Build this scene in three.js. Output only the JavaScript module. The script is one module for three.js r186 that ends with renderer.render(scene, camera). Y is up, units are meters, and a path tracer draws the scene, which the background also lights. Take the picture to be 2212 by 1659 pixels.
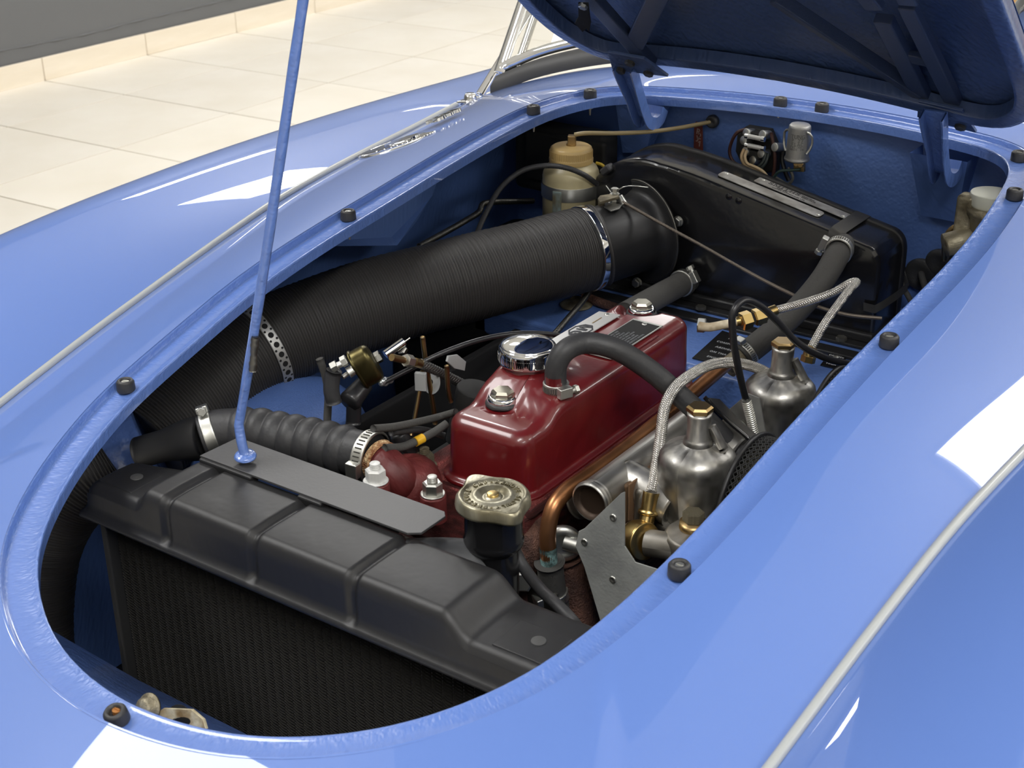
import * as THREE from 'three';
import { RoundedBoxGeometry } from 'three/addons/geometries/RoundedBoxGeometry.js';
import { mergeGeometries, toCreasedNormals } from 'three/addons/utils/BufferGeometryUtils.js';
import { RectAreaLightUniformsLib } from 'three/addons/lights/RectAreaLightUniformsLib.js';
import { FontLoader } from 'three/addons/loaders/FontLoader.js';
import { TextGeometry } from 'three/addons/geometries/TextGeometry.js';

// ---------------------------------------------------------------- camera, lights, exposure
const scene = new THREE.Scene();
scene.background = new THREE.Color(0x0a0a0b);
const W = 2212, H = 1659, FOCAL = 3088;
const camera = new THREE.PerspectiveCamera(2 * Math.atan(H / 2 / FOCAL) * 180 / Math.PI, W / H, 0.05, 60);
camera.rotation.order = 'YXZ';
camera.position.set(0.715, 1.41, 0.95);
camera.rotation.set(-25.05 * Math.PI / 180, 35.6 * Math.PI / 180, -0.743 * Math.PI / 180);
camera.focus = 1.5; camera.userData.fStop = 18;
camera.updateMatrixWorld(true);

const renderer = new THREE.WebGLRenderer({ antialias: true });
renderer.toneMapping = THREE.LinearToneMapping;
renderer.toneMappingExposure = 0.355;
renderer.shadowMap.enabled = true;
RectAreaLightUniformsLib.init();

// room frame: one corner of the floor tiles, turned a little against the car (car: nose to +z, its left side to +x)
const ROOM = new THREE.Group(); ROOM.position.set(-3.408, 0, -2.35); ROOM.rotation.y = 1.94 * Math.PI / 180; ROOM.updateMatrixWorld(true);
const TILE = 0.598, X0 = -1.108, X1 = 8.3, Z0 = -6.4, Z1 = 7.2, CEIL = 3.05;
// ceiling panels in the room frame: x, z, width, length, radiance
const PANELS = [
  [1.135, -0.15, 0.54, 0.74, 60], [0.80, -3.30, 0.6, 1.5, 34], [1.79, 3.22, 0.72, 1.4, 31],  // the middle panel here is unseen, added to brighten the floor
  [4.48, 0.10, 0.6, 1.30, 30], [4.48, -2.9, 0.6, 1.2, 30], [4.48, 3.9, 0.6, 1.4, 34],
  [7.0, -2.2, 0.6, 1.5, 34], [7.0, 0.8, 0.6, 1.5, 34], [7.0, 4.2, 0.6, 1.5, 34], [-0.72, -1.20, 0.20, 1.2, 60], [-0.62, -3.6, 0.26, 1.1, 34],  // pale-wall row and last panel: unseen, added for fill and floor brightness
];

// ---------------------------------------------------------------- helpers
const V = (x, y, z) => new THREE.Vector3(x, y, z);
let seed = 7; const rnd = () => (seed = (seed * 16807) % 2147483647) / 2147483647;
const taken = new Map(), base = new WeakMap();
function numbered(n) { const k = taken.get(n) || 0; taken.set(n, k + 1); return k ? n + '_' + String(k).padStart(3, '0') : n; }
function thing(name, label, category, at = [0, 0, 0], group) {
  const o = new THREE.Group(); o.name = numbered(name); o.position.set(...at); base.set(o, V(...at)); scene.add(o);
  o.userData = { label, category }; if (group) o.userData.group = group; return o;
}
function mesh(name, geo, mat, parent, label) {
  if (Array.isArray(geo)) geo = merge(geo);
  const m = new THREE.Mesh(geo, mat); m.name = parent ? name : numbered(name); m.castShadow = m.receiveShadow = true;
  if (label) m.userData.label = label;
  if (parent && base.has(parent)) m.position.copy(base.get(parent)).negate();
  (parent || scene).add(m); return m;
}
function single(name, geo, mat, label, category, group) { const m = mesh(name, geo, mat); m.userData = { label, category }; if (group) m.userData.group = group; return m; }
function structure(name, geo, mat) { const m = mesh(name, geo, mat); m.userData.kind = 'structure'; return m; }
function norm(g) {
  g = g.index ? g.toNonIndexed() : g;
  for (const k of Object.keys(g.attributes)) if (!['position', 'normal', 'uv'].includes(k)) g.deleteAttribute(k);
  if (!g.attributes.uv) g.setAttribute('uv', new THREE.BufferAttribute(new Float32Array(g.attributes.position.count * 2), 2));
  if (!g.attributes.normal) g.computeVertexNormals();
  g.morphAttributes = {}; return g;
}
const merge = gs => gs.length === 1 ? gs[0] : mergeGeometries(gs.map(norm));
// a photograph pixel brought back to a place in the room: the ray through it meets the plane x, y or z = value
function P(px, py, k) {
  const d = V((px - W / 2) / FOCAL, -(py - H / 2) / FOCAL, -1).transformDirection(camera.matrixWorld), c = camera.position;
  const [a, v] = Object.entries(k)[0];
  if (a === 'n') { const t = v.n.dot(v.o.clone().sub(c)) / v.n.dot(d); return c.clone().addScaledVector(d, t); }
  return c.clone().addScaledVector(d, (v - c[a]) / d[a]);
}
const place = (g, pos, rot) => { if (rot) g.applyMatrix4(new THREE.Matrix4().makeRotationFromEuler(new THREE.Euler(...rot))); return g.translate(...(pos.isVector3 ? pos.toArray() : pos)); };
// turn a geometry built along +y so that it runs along dir, then move it
function along(g, dir, pos) { g.applyQuaternion(new THREE.Quaternion().setFromUnitVectors(V(0, 1, 0), dir.clone().normalize())); return g.translate(pos.x, pos.y, pos.z); }
const metres = (g, u, v) => { const a = g.attributes.uv; for (let i = 0; i < a.count; i++) a.setXY(i, a.getX(i) * u, a.getY(i) * v); return g; };
const box = (w, h, d, pos, rot, r = 0.0015) => place(metres(new RoundedBoxGeometry(w, h, d, 2, Math.min(r, w / 2.01, h / 2.01, d / 2.01)), Math.max(w, d), Math.max(h, d)), pos, rot);
function lathe(prof, seg = 40) {   // sharp where the profile turns sharply, uv in metres
  const g = new THREE.LatheGeometry(prof.map(p => new THREE.Vector2(Math.max(p[0], 1e-5), p[1])), seg), u = g.attributes.uv, r = Math.max(...prof.map(p => p[0])); let L = 0; for (let i = 1; i < prof.length; i++) L += Math.hypot(prof[i][0] - prof[i - 1][0], prof[i][1] - prof[i - 1][1]);
  for (let i = 0; i < u.count; i++) u.setXY(i, u.getX(i) * Math.round(2 * Math.PI * r * 1000) / 1000, u.getY(i) * L);
  return g;
}
const rod = (a, b, r, seg = 12, r2 = r) => along(metres(new THREE.CylinderGeometry(r2, r, a.distanceTo(b), seg), r * 6.283, a.distanceTo(b)), b.clone().sub(a), a.clone().lerp(b, 0.5));
function hex(r, h, dir, pos, cham = 0.12) {   // hexagon head with a chamfered crown
  const g = new THREE.CylinderGeometry(r, r, h * (1 - cham), 6).translate(0, h * (1 - cham) / 2, 0), t = new THREE.CylinderGeometry(r * 0.82, r, h * cham, 6).translate(0, h * (1 - cham / 2), 0);
  return along(toCreasedNormals(merge([g, t]), 0.5), dir, pos);
}
// a tube through points; rad is a number or a function of (metres along, share along, angle)
function sweep(pts, rad, { step = 0.004, radial = 16, caps = true, tension = 0.5, smooth = true } = {}) {
  const c = pts instanceof THREE.Curve ? pts : new THREE.CatmullRomCurve3(pts, false, 'centripetal', tension), L = c.getLength(), n = Math.max(6, Math.round(L / step));
  c.arcLengthDivisions = Math.max(400, n); c.updateArcLengths();
  const f = c.computeFrenetFrames(n), pos = [], uv = [], idx = [];
  for (let i = 0; i <= n; i++) {
    const p = c.getPointAt(i / n), s = L * i / n;
    for (let j = 0; j <= radial; j++) {
      const a = j / radial * Math.PI * 2, r = typeof rad === 'function' ? rad(s, i / n, a, L) : rad;
      pos.push(p.x + r * (Math.cos(a) * f.normals[i].x + Math.sin(a) * f.binormals[i].x), p.y + r * (Math.cos(a) * f.normals[i].y + Math.sin(a) * f.binormals[i].y), p.z + r * (Math.cos(a) * f.normals[i].z + Math.sin(a) * f.binormals[i].z));
      uv.push(s, a * (typeof rad === 'function' ? rad(0, 0, 0, L) : rad));
      if (i < n && j < radial) { const q = i * (radial + 1) + j; idx.push(q, q + radial + 1, q + 1, q + 1, q + radial + 1, q + radial + 2); }
    }
  }
  if (caps) for (const e of [0, n]) {
    const p = c.getPointAt(e / n), k = pos.length / 3; pos.push(p.x, p.y, p.z); uv.push(0, 0);
    for (let j = 0; j < radial; j++) { const q = e * (radial + 1) + j; e ? idx.push(k, q, q + 1) : idx.push(k, q + 1, q); }
  }
  const g = new THREE.BufferGeometry(); g.setAttribute('position', new THREE.Float32BufferAttribute(pos, 3)); g.setAttribute('uv', new THREE.Float32BufferAttribute(uv, 2)); g.setIndex(idx);
  g.computeVertexNormals(); fixSeam(g, n + 1, radial); return g;
}
function fixSeam(g, rows, radial) {
  const N = g.attributes.normal;
  for (let i = 0; i < rows; i++) { const a = i * (radial + 1), b = a + radial, v = V(N.getX(a) + N.getX(b), N.getY(a) + N.getY(b), N.getZ(a) + N.getZ(b)).normalize(); N.setXYZ(a, v.x, v.y, v.z); N.setXYZ(b, v.x, v.y, v.z); }
}
// a surface from a grid of points [row][column]
function grid(rows, { closed = false, flip = false, uvs } = {}) {
  const R = rows.length, C = rows[0].length, pos = [], uv = [], idx = [];
  for (let i = 0; i < R; i++) for (let j = 0; j < C; j++) { const p = rows[i][j]; pos.push(p.x, p.y, p.z); uv.push(...(uvs ? uvs(p, i, j) : [p.x + p.y * 0.3, p.z + p.y * 0.3])); }
  for (let i = 0; i < R - 1; i++) for (let j = 0; j < C - 1; j++) { const a = i * C + j, b = a + 1, c = a + C, d = c + 1; flip ? idx.push(a, c, b, b, c, d) : idx.push(a, b, c, b, d, c); }
  const g = new THREE.BufferGeometry(); g.setAttribute('position', new THREE.Float32BufferAttribute(pos, 3)); g.setAttribute('uv', new THREE.Float32BufferAttribute(uv, 2)); g.setIndex(idx); g.computeVertexNormals();
  const N = g.attributes.normal;
  if (closed) for (let j = 0; j < C; j++) { const a = j, b = (R - 1) * C + j, v = V(N.getX(a) + N.getX(b), N.getY(a) + N.getY(b), N.getZ(a) + N.getZ(b)).normalize(); N.setXYZ(a, v.x, v.y, v.z); N.setXYZ(b, v.x, v.y, v.z); }
  return g;
}
// a flat outline (points in 3D on one plane) given thickness along dir
function slab(pts, dir, thick, bevel = 0.0006, holes = []) {
  const o = pts[0].clone(), z = dir.clone().normalize(), x = pts[1].clone().sub(o); x.addScaledVector(z, -x.dot(z)).normalize(); const y = z.clone().cross(x);
  const to2 = p => { const q = p.clone().sub(o); return new THREE.Vector2(q.dot(x), q.dot(y)); };
  const s = new THREE.Shape(pts.map(to2)); for (const h of holes) s.holes.push(new THREE.Path(h.map(to2)));
  const g = new THREE.ExtrudeGeometry(s, { depth: thick - 2 * bevel, bevelEnabled: bevel > 0, bevelThickness: bevel, bevelSize: bevel, bevelOffset: -bevel, bevelSegments: 2, curveSegments: 10 }).translate(0, 0, bevel);
  return g.applyMatrix4(new THREE.Matrix4().makeBasis(x, y, z).setPosition(o));
}
const spline = (pts, n) => new THREE.CatmullRomCurve3(pts, false, 'centripetal').getSpacedPoints(n);
const lerp = (a, b, t) => a + (b - a) * t, smooth = (a, b, x) => { const t = Math.min(1, Math.max(0, (x - a) / (b - a))); return t * t * (3 - 2 * t); };
const table = (rows, x, k = 1) => { if (x >= rows[0][0]) return rows[0][k]; for (let i = 1; i < rows.length; i++) if (x >= rows[i][0]) { const a = rows[i - 1], b = rows[i], p = rows[Math.max(0, i - 2)], q = rows[Math.min(rows.length - 1, i + 1)], t = (x - a[0]) / (b[0] - a[0]); const h = b[0] - a[0], ma = (b[k] - p[k]) / (b[0] - p[0]) * h, mb = (q[k] - a[k]) / (q[0] - a[0]) * h; const t2 = t * t, t3 = t2 * t; return (2 * t3 - 3 * t2 + 1) * a[k] + (t3 - 2 * t2 + t) * ma + (-2 * t3 + 3 * t2) * b[k] + (t3 - t2) * mb; } return rows.at(-1)[k]; };

// ---------------------------------------------------------------- textures and materials
function noiseField(n, cells, s) {  // tileable value noise
  const g = new Float32Array(cells * cells); let q = s; for (let i = 0; i < g.length; i++) { q = (q * 16807) % 2147483647; g[i] = q / 2147483647; }
  const o = new Float32Array(n * n);
  for (let y = 0; y < n; y++) for (let x = 0; x < n; x++) {
    const u = x / n * cells, v = y / n * cells, i = Math.floor(u), j = Math.floor(v), a = u - i, b = v - j, fa = a * a * (3 - 2 * a), fb = b * b * (3 - 2 * b), at = (p, r) => g[(r % cells) * cells + (p % cells)];
    o[y * n + x] = lerp(lerp(at(i, j), at(i + 1, j), fa), lerp(at(i, j + 1), at(i + 1, j + 1), fa), fb);
  }
  return o;
}
function fbm(n, list, s = 11) { const o = new Float32Array(n * n); let t = 0; for (const [c, w] of list) { const f = noiseField(n, c, s += 977); for (let i = 0; i < o.length; i++) o[i] += f[i] * w; t += w; } for (let i = 0; i < o.length; i++) o[i] /= t; return o; }
function tex(n, fn, srgb = false, rep = 1) {
  const d = new Uint8Array(n * n * 4);
  for (let y = 0; y < n; y++) for (let x = 0; x < n; x++) { const c = fn(x, y, y * n + x), k = (y * n + x) * 4; if (Array.isArray(c)) { d[k] = c[0]; d[k + 1] = c[1]; d[k + 2] = c[2]; } else d[k] = d[k + 1] = d[k + 2] = c; d[k + 3] = 255; }
  const t = new THREE.DataTexture(d, n, n); t.magFilter = THREE.LinearFilter; t.minFilter = THREE.LinearMipmapLinearFilter; t.generateMipmaps = true; t.wrapS = t.wrapT = THREE.RepeatWrapping; t.repeat.set(rep, rep); if (srgb) t.colorSpace = THREE.SRGBColorSpace; t.needsUpdate = true; return t;
}
const again = (t, r, r2 = r) => { const c = t.clone(); c.repeat.set(r, r2); c.needsUpdate = true; return c; };
const clamp = v => Math.max(0, Math.min(255, Math.round(v)));
const N1 = fbm(256, [[8, 1], [16, 0.8], [32, 0.6], [64, 0.5]]), N2 = fbm(256, [[4, 1], [8, 0.6], [20, 0.4]], 91), N3 = fbm(256, [[48, 1], [90, 0.8]], 501);
const bumpFine = tex(256, (x, y, i) => clamp(255 * N1[i])), bumpGrain = tex(256, (x, y, i) => clamp(255 * N3[i]));
const roughBlotch = tex(256, (x, y, i) => clamp(120 + 200 * (N2[i] - 0.3)));
const mottle = (lo, hi, f = N2) => tex(256, (x, y, i) => { const t = Math.min(1, Math.max(0, (f[i] - 0.25) * 2)); return [0, 1, 2].map(k => clamp(lerp(lo[k], hi[k], t))); }, true);
const phys = o => new THREE.MeshPhysicalMaterial({ side: THREE.DoubleSide, ...o }), lin = (r, g, b) => new THREE.Color().setRGB(r, g, b);
const BLUE = lin(0.118, 0.215, 0.560), BLUE_SHADED = lin(0.085, 0.165, 0.43);  // second blue: same paint darkened, the bay's shade put into the colour
const M = {
  paint: phys({ color: BLUE, roughness: 0.42, specularIntensity: 0.6, clearcoat: 1, clearcoatRoughness: 0.015 }),
  gutter: phys({ color: BLUE, roughness: 0.35, clearcoat: 1, clearcoatRoughness: 0.03, bumpMap: again(bumpFine, 11), bumpScale: 0.0014 }),
  bay: phys({ color: BLUE_SHADED, roughness: 0.5, clearcoat: 0.4, clearcoatRoughness: 0.3, bumpMap: again(bumpGrain, 5), bumpScale: 0.0006 }),
  under: phys({ color: lin(0.058, 0.100, 0.235), roughness: 0.42, clearcoat: 0.6, clearcoatRoughness: 0.25, bumpMap: again(bumpGrain, 4), bumpScale: 0.0016 }),  // body paint darkened; shade under the bonnet is put into this colour
  lumpy: phys({ color: BLUE, roughness: 0.3, clearcoat: 1, clearcoatRoughness: 0.08, bumpMap: again(bumpFine, 9), bumpScale: 0.002 }),
  chrome: phys({ color: lin(0.85, 0.86, 0.87), metalness: 1, roughness: 0.05 }),
  steel: phys({ color: lin(0.52, 0.52, 0.50), metalness: 1, roughness: 0.32, roughnessMap: roughBlotch }),
  zinc: phys({ color: lin(0.60, 0.60, 0.56), metalness: 1, roughness: 0.42 }),
  darksteel: phys({ color: lin(0.16, 0.155, 0.14), metalness: 1, roughness: 0.42, bumpMap: again(bumpFine, 10), bumpScale: 0.0005 }),
  dirty: phys({ map: again(mottle([92, 84, 66], [172, 164, 140]), 9), metalness: 0.55, roughness: 0.55, bumpMap: again(bumpFine, 12), bumpScale: 0.0012 }),
  alloy: phys({ map: again(mottle([108, 106, 102], [212, 210, 204]), 11), metalness: 0.90, roughness: 0.40, bumpMap: again(bumpGrain, 10), bumpScale: 0.00006 }),
  alloyDull: phys({ map: again(mottle([104, 100, 92], [160, 156, 148]), 8), metalness: 0.7, roughness: 0.5, bumpMap: again(bumpGrain, 8), bumpScale: 0.0001 }),
  brass: phys({ color: lin(0.58, 0.42, 0.17), metalness: 1, roughness: 0.3 }),
  brassDull: phys({ color: lin(0.40, 0.28, 0.13), metalness: 1, roughness: 0.36 }),
  copper: phys({ map: again(mottle([128, 86, 54], [190, 134, 92]), 6), metalness: 0.85, roughness: 0.34 }),
  rubber: phys({ color: lin(0.034, 0.034, 0.036), roughness: 0.5, bumpMap: again(bumpGrain, 8), bumpScale: 0.0002 }),
  rubberGrey: phys({ color: lin(0.06, 0.058, 0.054), roughness: 0.8, bumpMap: again(bumpGrain, 10), bumpScale: 0.0003 }),
  rubberShine: phys({ color: lin(0.018, 0.018, 0.02), roughness: 0.3 }),
  duct: phys({ color: lin(0.046, 0.044, 0.043), roughness: 0.48, sheen: 0.3, sheenRoughness: 0.5 }),
  blackPaint: phys({ color: lin(0.016, 0.016, 0.017), roughness: 0.46, specularIntensity: 1, bumpMap: again(bumpFine, 4), bumpScale: 0.0005 }),
  blackGloss: phys({ color: lin(0.010, 0.010, 0.011), roughness: 0.22, clearcoat: 0.4, clearcoatRoughness: 0.15, bumpMap: again(bumpFine, 5), bumpScale: 0.0004 }),
  blackMatt: phys({ color: lin(0.014, 0.014, 0.014), roughness: 0.75 }),
  pitchBlack: phys({ color: lin(0.006, 0.006, 0.007), roughness: 0.9 }),  // near-black for the added shade panel, also for black parts and holes
  grey: phys({ color: lin(0.36, 0.37, 0.37), roughness: 0.45 }),
  piping: phys({ color: lin(0.42, 0.44, 0.44), roughness: 0.38, clearcoat: 0.5, clearcoatRoughness: 0.2 }),
};

// ---------------------------------------------------------------- the room
const toRoom = m => { m.position.copy(ROOM.position); m.rotation.copy(ROOM.rotation); return m; };
const wallMat = phys({ color: lin(0.150, 0.155, 0.162), roughness: 0.85, bumpMap: again(bumpGrain, 2), bumpScale: 0.0006 });
const paleWall = phys({ color: lin(0.62, 0.61, 0.58), roughness: 0.9 }), ceilMat = phys({ color: lin(0.80, 0.80, 0.79), roughness: 0.95 });
const cream = tex(256, (x, y, i) => { const t = N2[i] - 0.5; return [clamp(243 + 10 * t), clamp(238 + 12 * t), clamp(227 + 16 * t)]; }, true);
const tileMats = [0, 1, 2, 3].map(k => phys({ map: again(cream, 0.8 + k * 0.13), color: lin(0.98 - 0.02 * k, 0.97 - 0.02 * k, 0.95 - 0.018 * k), roughness: 0.38, specularIntensity: 0.6 }));
const groutMat = phys({ color: lin(0.30, 0.25, 0.17), roughness: 0.95 });
const slabBox = (x0, x1, y0, y1, z0, z1) => new THREE.BoxGeometry(x1 - x0, y1 - y0, z1 - z0).translate((x0 + x1) / 2, (y0 + y1) / 2, (z0 + z1) / 2);
const floor = toRoom(structure('floor', slabBox(X0 - 0.2, X1 + 0.2, -0.2, -0.0025, Z0 - 0.2, Z1 + 0.2), groutMat));
const tileGeo = k => { const g = new RoundedBoxGeometry(TILE - 0.0065, 0.012, TILE - 0.0065, 1, 0.0012); const u = g.attributes.uv, p = g.attributes.position; for (let i = 0; i < u.count; i++) u.setXY(i, p.getX(i) + k * 0.37, p.getZ(i) + k * 0.71); return g; };
const tileGeos = [0, 1, 2, 3].map(tileGeo), restTiles = [];
for (let i = -2; i <= 15; i++) for (let j = -11; j <= 12; j++) {   // i across the room, j along it
  let x0 = i * TILE, x1 = x0 + TILE; if (x1 < X0 + 0.02 || x0 > X1) continue; const z0 = j * TILE, k = Math.floor(rnd() * 4), lift = (rnd() - 0.5) * 0.0006;
  const seen = i <= 2 && j >= -8 && j <= 2;
  if (x0 < X0) { const g = box(x1 - X0 - 0.0055, 0.012, TILE - 0.0065, [(X0 + x1) / 2, -0.006 + lift, z0 + TILE / 2]); if (seen) mesh('tile', g, tileMats[k], floor); else restTiles.push(g); continue; }
  if (seen) { const m = mesh('tile', tileGeos[k], tileMats[k], floor); m.position.set(x0 + TILE / 2, -0.006 + lift, z0 + TILE / 2); }
  else restTiles.push(slabBox(x0 + 0.0015, Math.min(x1, X1) - 0.0015, -0.012, lift, z0 + 0.0015, z0 + TILE - 0.0015));
}
mesh('tile', restTiles, tileMats[0], floor).userData.kind = 'stuff';
toRoom(structure('wall_left', slabBox(X0 - 0.2, X0, 0, CEIL, Z0 - 0.2, Z1 + 0.2), wallMat));
toRoom(structure('wall_right', slabBox(X1, X1 + 0.2, 0, CEIL, Z0 - 0.2, Z1 + 0.2), paleWall));
toRoom(structure('wall_back', slabBox(X0, X1, 0, CEIL, Z0 - 0.2, Z0), paleWall));
toRoom(structure('wall_front', slabBox(X0, X1, 0, CEIL, Z1, Z1 + 0.2), paleWall));
toRoom(structure('ceiling', slabBox(X0 - 0.2, X1 + 0.2, CEIL, CEIL + 0.2, Z0 - 0.2, Z1 + 0.2), ceilMat));
const skirt = toRoom(structure('baseboard_left', slabBox(X0, X0 + 0.006, 0, 0.094, Z0, Z1), groutMat));
for (let j = -11; j <= 11; j++) {
  const g = box(0.012, 0.098 + (rnd() - 0.5) * 0.002, TILE - 0.004, [X0 + 0.012, 0.049, (j + 0.5) * TILE + 0.0], null, 0.002);
  mesh('tile', g, phys({ map: cream, color: lin(0.98, 0.93, 0.86), roughness: 0.5 }), skirt);
}
{ // plaster sill of paint above the skirting tiles: an uneven ridge where the grey paint stops
  const top = [], n = 90; for (let i = 0; i <= n; i++) { const z = lerp(Z0, Z1, i / n); top.push(V(X0 + 0.001, 0.165 + 0.03 * (N2[(i * 7) % 256] - 0.5), z)); }
  const m = toRoom(structure('trim_1', sweep(top, (s, t, a) => 0.0035 + 0.002 * Math.sin(s * 40), { step: 0.05, radial: 6 }), wallMat));
}
const glow = new Map(), LIGHT_LABELS = ['white ceiling light panel mirrored as the bright patch on the far wing', 'added unseen white ceiling panel brightening the tiled floor beyond the windscreen', 'wide white ceiling light panel mirrored in the nose of the car', 'white ceiling light panel mirrored beside the near wing bead', 'white ceiling light panel behind the car on its near side',
  'white ceiling light panel ahead of the car on its near side', 'added unseen white fill panel by the pale wall, behind the car', 'added unseen white fill panel by the pale wall, level with the car', 'added unseen white fill panel by the pale wall, ahead of the car', 'narrow white ceiling light mirrored as a thin streak on the far wing crest', 'added unseen narrow white light along the grey wall, brightening the floor'];
for (const [x, z, w, l, e] of PANELS) {
  const at = V(x, CEIL, z).applyMatrix4(ROOM.matrixWorld), t = thing('ceiling_light', LIGHT_LABELS[glow.size], 'light', [at.x, CEIL, at.z], 'ceiling light panels'); glow.set(t, 1);
  t.rotation.y = ROOM.rotation.y; base.delete(t);
  mesh('housing', box(w + 0.05, 0.03, l + 0.05, [0, -0.016, 0], null, 0.004), paleWall, t);
  mesh('diffuser', box(w, 0.008, l, [0, -0.035, 0], null, 0.002), phys({ color: lin(0.8, 0.8, 0.8), emissive: lin(1, 0.99, 0.98), emissiveIntensity: e * 0.35, roughness: 0.6 }), t);
  const L = new THREE.RectAreaLight(new THREE.Color(1, 0.992, 0.982), e, w, l); L.position.set(at.x, CEIL - 0.045, at.z); L.rotation.order = 'YXZ'; L.rotation.set(-Math.PI / 2, ROOM.rotation.y, 0); scene.add(L);
}

// ---------------------------------------------------------------- car body
const car = thing('car_body', 'light blue roadster front body shell with the engine bay open', 'car', [0, 0, 0]);
const pv = rows => rows.map(r => V(...r));
const RIM = pv([[0, .7768, .463], [.06, .7778, .456], [.12, .7807, .438], [.18, .788, .405], [.228, .797, .362], [.267, .809, .303], [.290, .824, .246], [.306, .842, .180], [.316, .864, .085], [.322, .888, -.010], [.326, .906, -.120], [.329, .920, -.24], [.332, .932, -.34], [.330, .945, -.44], [.322, .957, -.53], [.309, .9605, -.60], [.285, .9625, -.65], [.245, .9635, -.683], [.18, .965, -.70], [.10, .9665, -.713], [0, .9675, -.718]]);
const OUT = pv([[0, .585, .83], [.10, .588, .82], [.20, .60, .79], [.285, .625, .735], [.345, .660, .645], [.384, .702, .53], [.406, .748, .405], [.421, .786, .285], [.434, .826, .12], [.444, .850, .0], [.459, .869, -.12], [.474, .883, -.23], [.487, .890, -.33], [.499, .8945, -.43], [.515, .8975, -.55], [.530, .9015, -.66], [.505, .915, -.732], [.42, .942, -.775], [.30, .964, -.80], [.15, .978, -.835], [0, .982, -.845]]);
const NS = 160;
const curveAt = pts => { const c = new THREE.CatmullRomCurve3(pts, false, 'centripetal'), n = pts.length - 1; return u => c.getPoint(u); };
const even = (f, n = 320) => { let a = [...Array(n + 1).keys()].map(i => f(i / n)); const mir = p => V(-p.x, p.y, p.z); for (let k = 0; k < 60; k++) a = a.map((p, i) => (i ? a[i - 1].clone() : mir(a[1])).add(i < n ? a[i + 1] : mir(a[n - 1])).add(p).add(p).multiplyScalar(.25)); return u => { const q = u * n, i = Math.min(n - 1, Math.floor(q)); return a[i].clone().lerp(a[i + 1], q - i); }; };
const rimC = even(curveAt(RIM)), outC = even(curveAt(OUT));
const loop = f => { const a = []; for (let i = 0; i <= NS; i++) a.push(f(i / NS)); const b = a.slice(1, -1).reverse().map(p => V(-p.x, p.y, p.z)); return [...a, ...b, a[0].clone()]; };   // front centre, left side, back centre, right side
{
  const rows = []; const T = 14;
  const half = u => { const r = rimC(u), o = outC(u), out = []; for (let k = 0; k <= T; k++) { const t = k / T, p = r.clone().lerp(o, t); p.y += 0.035 * r.distanceTo(o) * 4 * t * (1 - t) * (u < 0.3 ? 1.6 : 1); out.push(p); } return out; };
  for (let i = 0; i <= NS; i++) rows.push(half(i / NS));
  const mir = rows.slice(1, -1).reverse().map(r => r.map(p => V(-p.x, p.y, p.z))); const all = [...rows, ...mir, rows[0].map(p => p.clone())];
  mesh('front_panel', grid(all, { closed: true, flip: true }), M.paint, car, 'blue bonnet surround between the two wings');
  // gutter round the opening: a step down, a flat channel, a raised inner lip turned down
  const prof = [[-.002, -.0003], [.0008, -.0010], [.0015, -.0026], [.0019, -.0066], [.0030, -.0086], [.0050, -.0094], [.0150, -.0092], [.0225, -.0082], [.0262, -.0068], [.0280, -.0063], [.0289, -.0067], [.0293, -.0082], [.0293, -.0110], [.0293, -.0190]];
  const ring = loop(rimC), n = ring.length - 1, g = [];
  for (let i = 0; i <= n; i++) {
    const a = ring[(i - 1 + n) % n], b = ring[(i + 1) % n], p = ring[i % n], t = b.clone().sub(a).setY(0).normalize(), inn = V(t.z, 0, -t.x); if (inn.dot(V(-p.x, 0, -0.12 - p.z)) < 0) inn.negate();
    const drop = 0.95; g.push(prof.map(([d, h]) => p.clone().addScaledVector(inn, d).add(V(0, h * drop, 0))));
  }
  let s = 0; const along_ = ring.map((p, i) => i ? s += p.distanceTo(ring[i - 1]) : 0);
  mesh('bonnet_gutter', grid(g, { closed: true, uvs: (p, i, j) => [along_[i], j * 0.004] }), M.gutter, car, 'blue drain channel round the bonnet opening');
}
// wings: from the piping over the crown to the side
const crownY = z => table([[.62, .70], [.50, .765], [.40, .808], [.25, .853], [.10, .880], [-.05, .895], [-.2, .903], [-.35, .907], [-.55, .907], [-.75, .903], [-.95, .897]], z), PIPE = OUT.slice(4, 16);
for (const s of [-1, 1]) {
  const rows = [], pipe = spline(PIPE, 70);
  const rear = [V(.538, .903, -.74), V(.542, .903, -.85), V(.545, .902, -1.0)]; pipe.push(...rear);
  for (const p of pipe) {
    const cy = crownY(p.z), row = [], prof = [[0, 0], [.12, -.10], [.3, .12], [.5, .55], [.7, .9], [.85, 1]];
    const xc = .618; for (let k = 0; k <= 12; k++) { const t = k / 12; row.push(V(s * lerp(p.x, xc, t), lerp(p.y, cy, 1 - (1 - t) ** 2), p.z)); }
    for (let k = 1; k <= 12; k++) { const a = k / 12 * Math.PI / 2; row.push(V(s * (xc + .120 * Math.sin(a)), cy - .125 * Math.pow(1 - Math.cos(a), 1.05), p.z)); }
    row.push(V(s * .741, cy - .26, p.z), V(s * .735, .42, p.z)); rows.push(row);
  }
  mesh('wing', grid(rows, { flip: s > 0 }), M.paint, car, s < 0 ? 'far blue wing beside the tiled floor' : 'near blue wing at the right edge');
  mesh('piping', sweep(pipe.slice(0, 71).map(p => V(s * p.x, p.y + 0.0025, p.z)), 0.0042, { step: 0.012, radial: 10 }), M.piping, car, 'grey bead between wing and bonnet surround');
}
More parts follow.
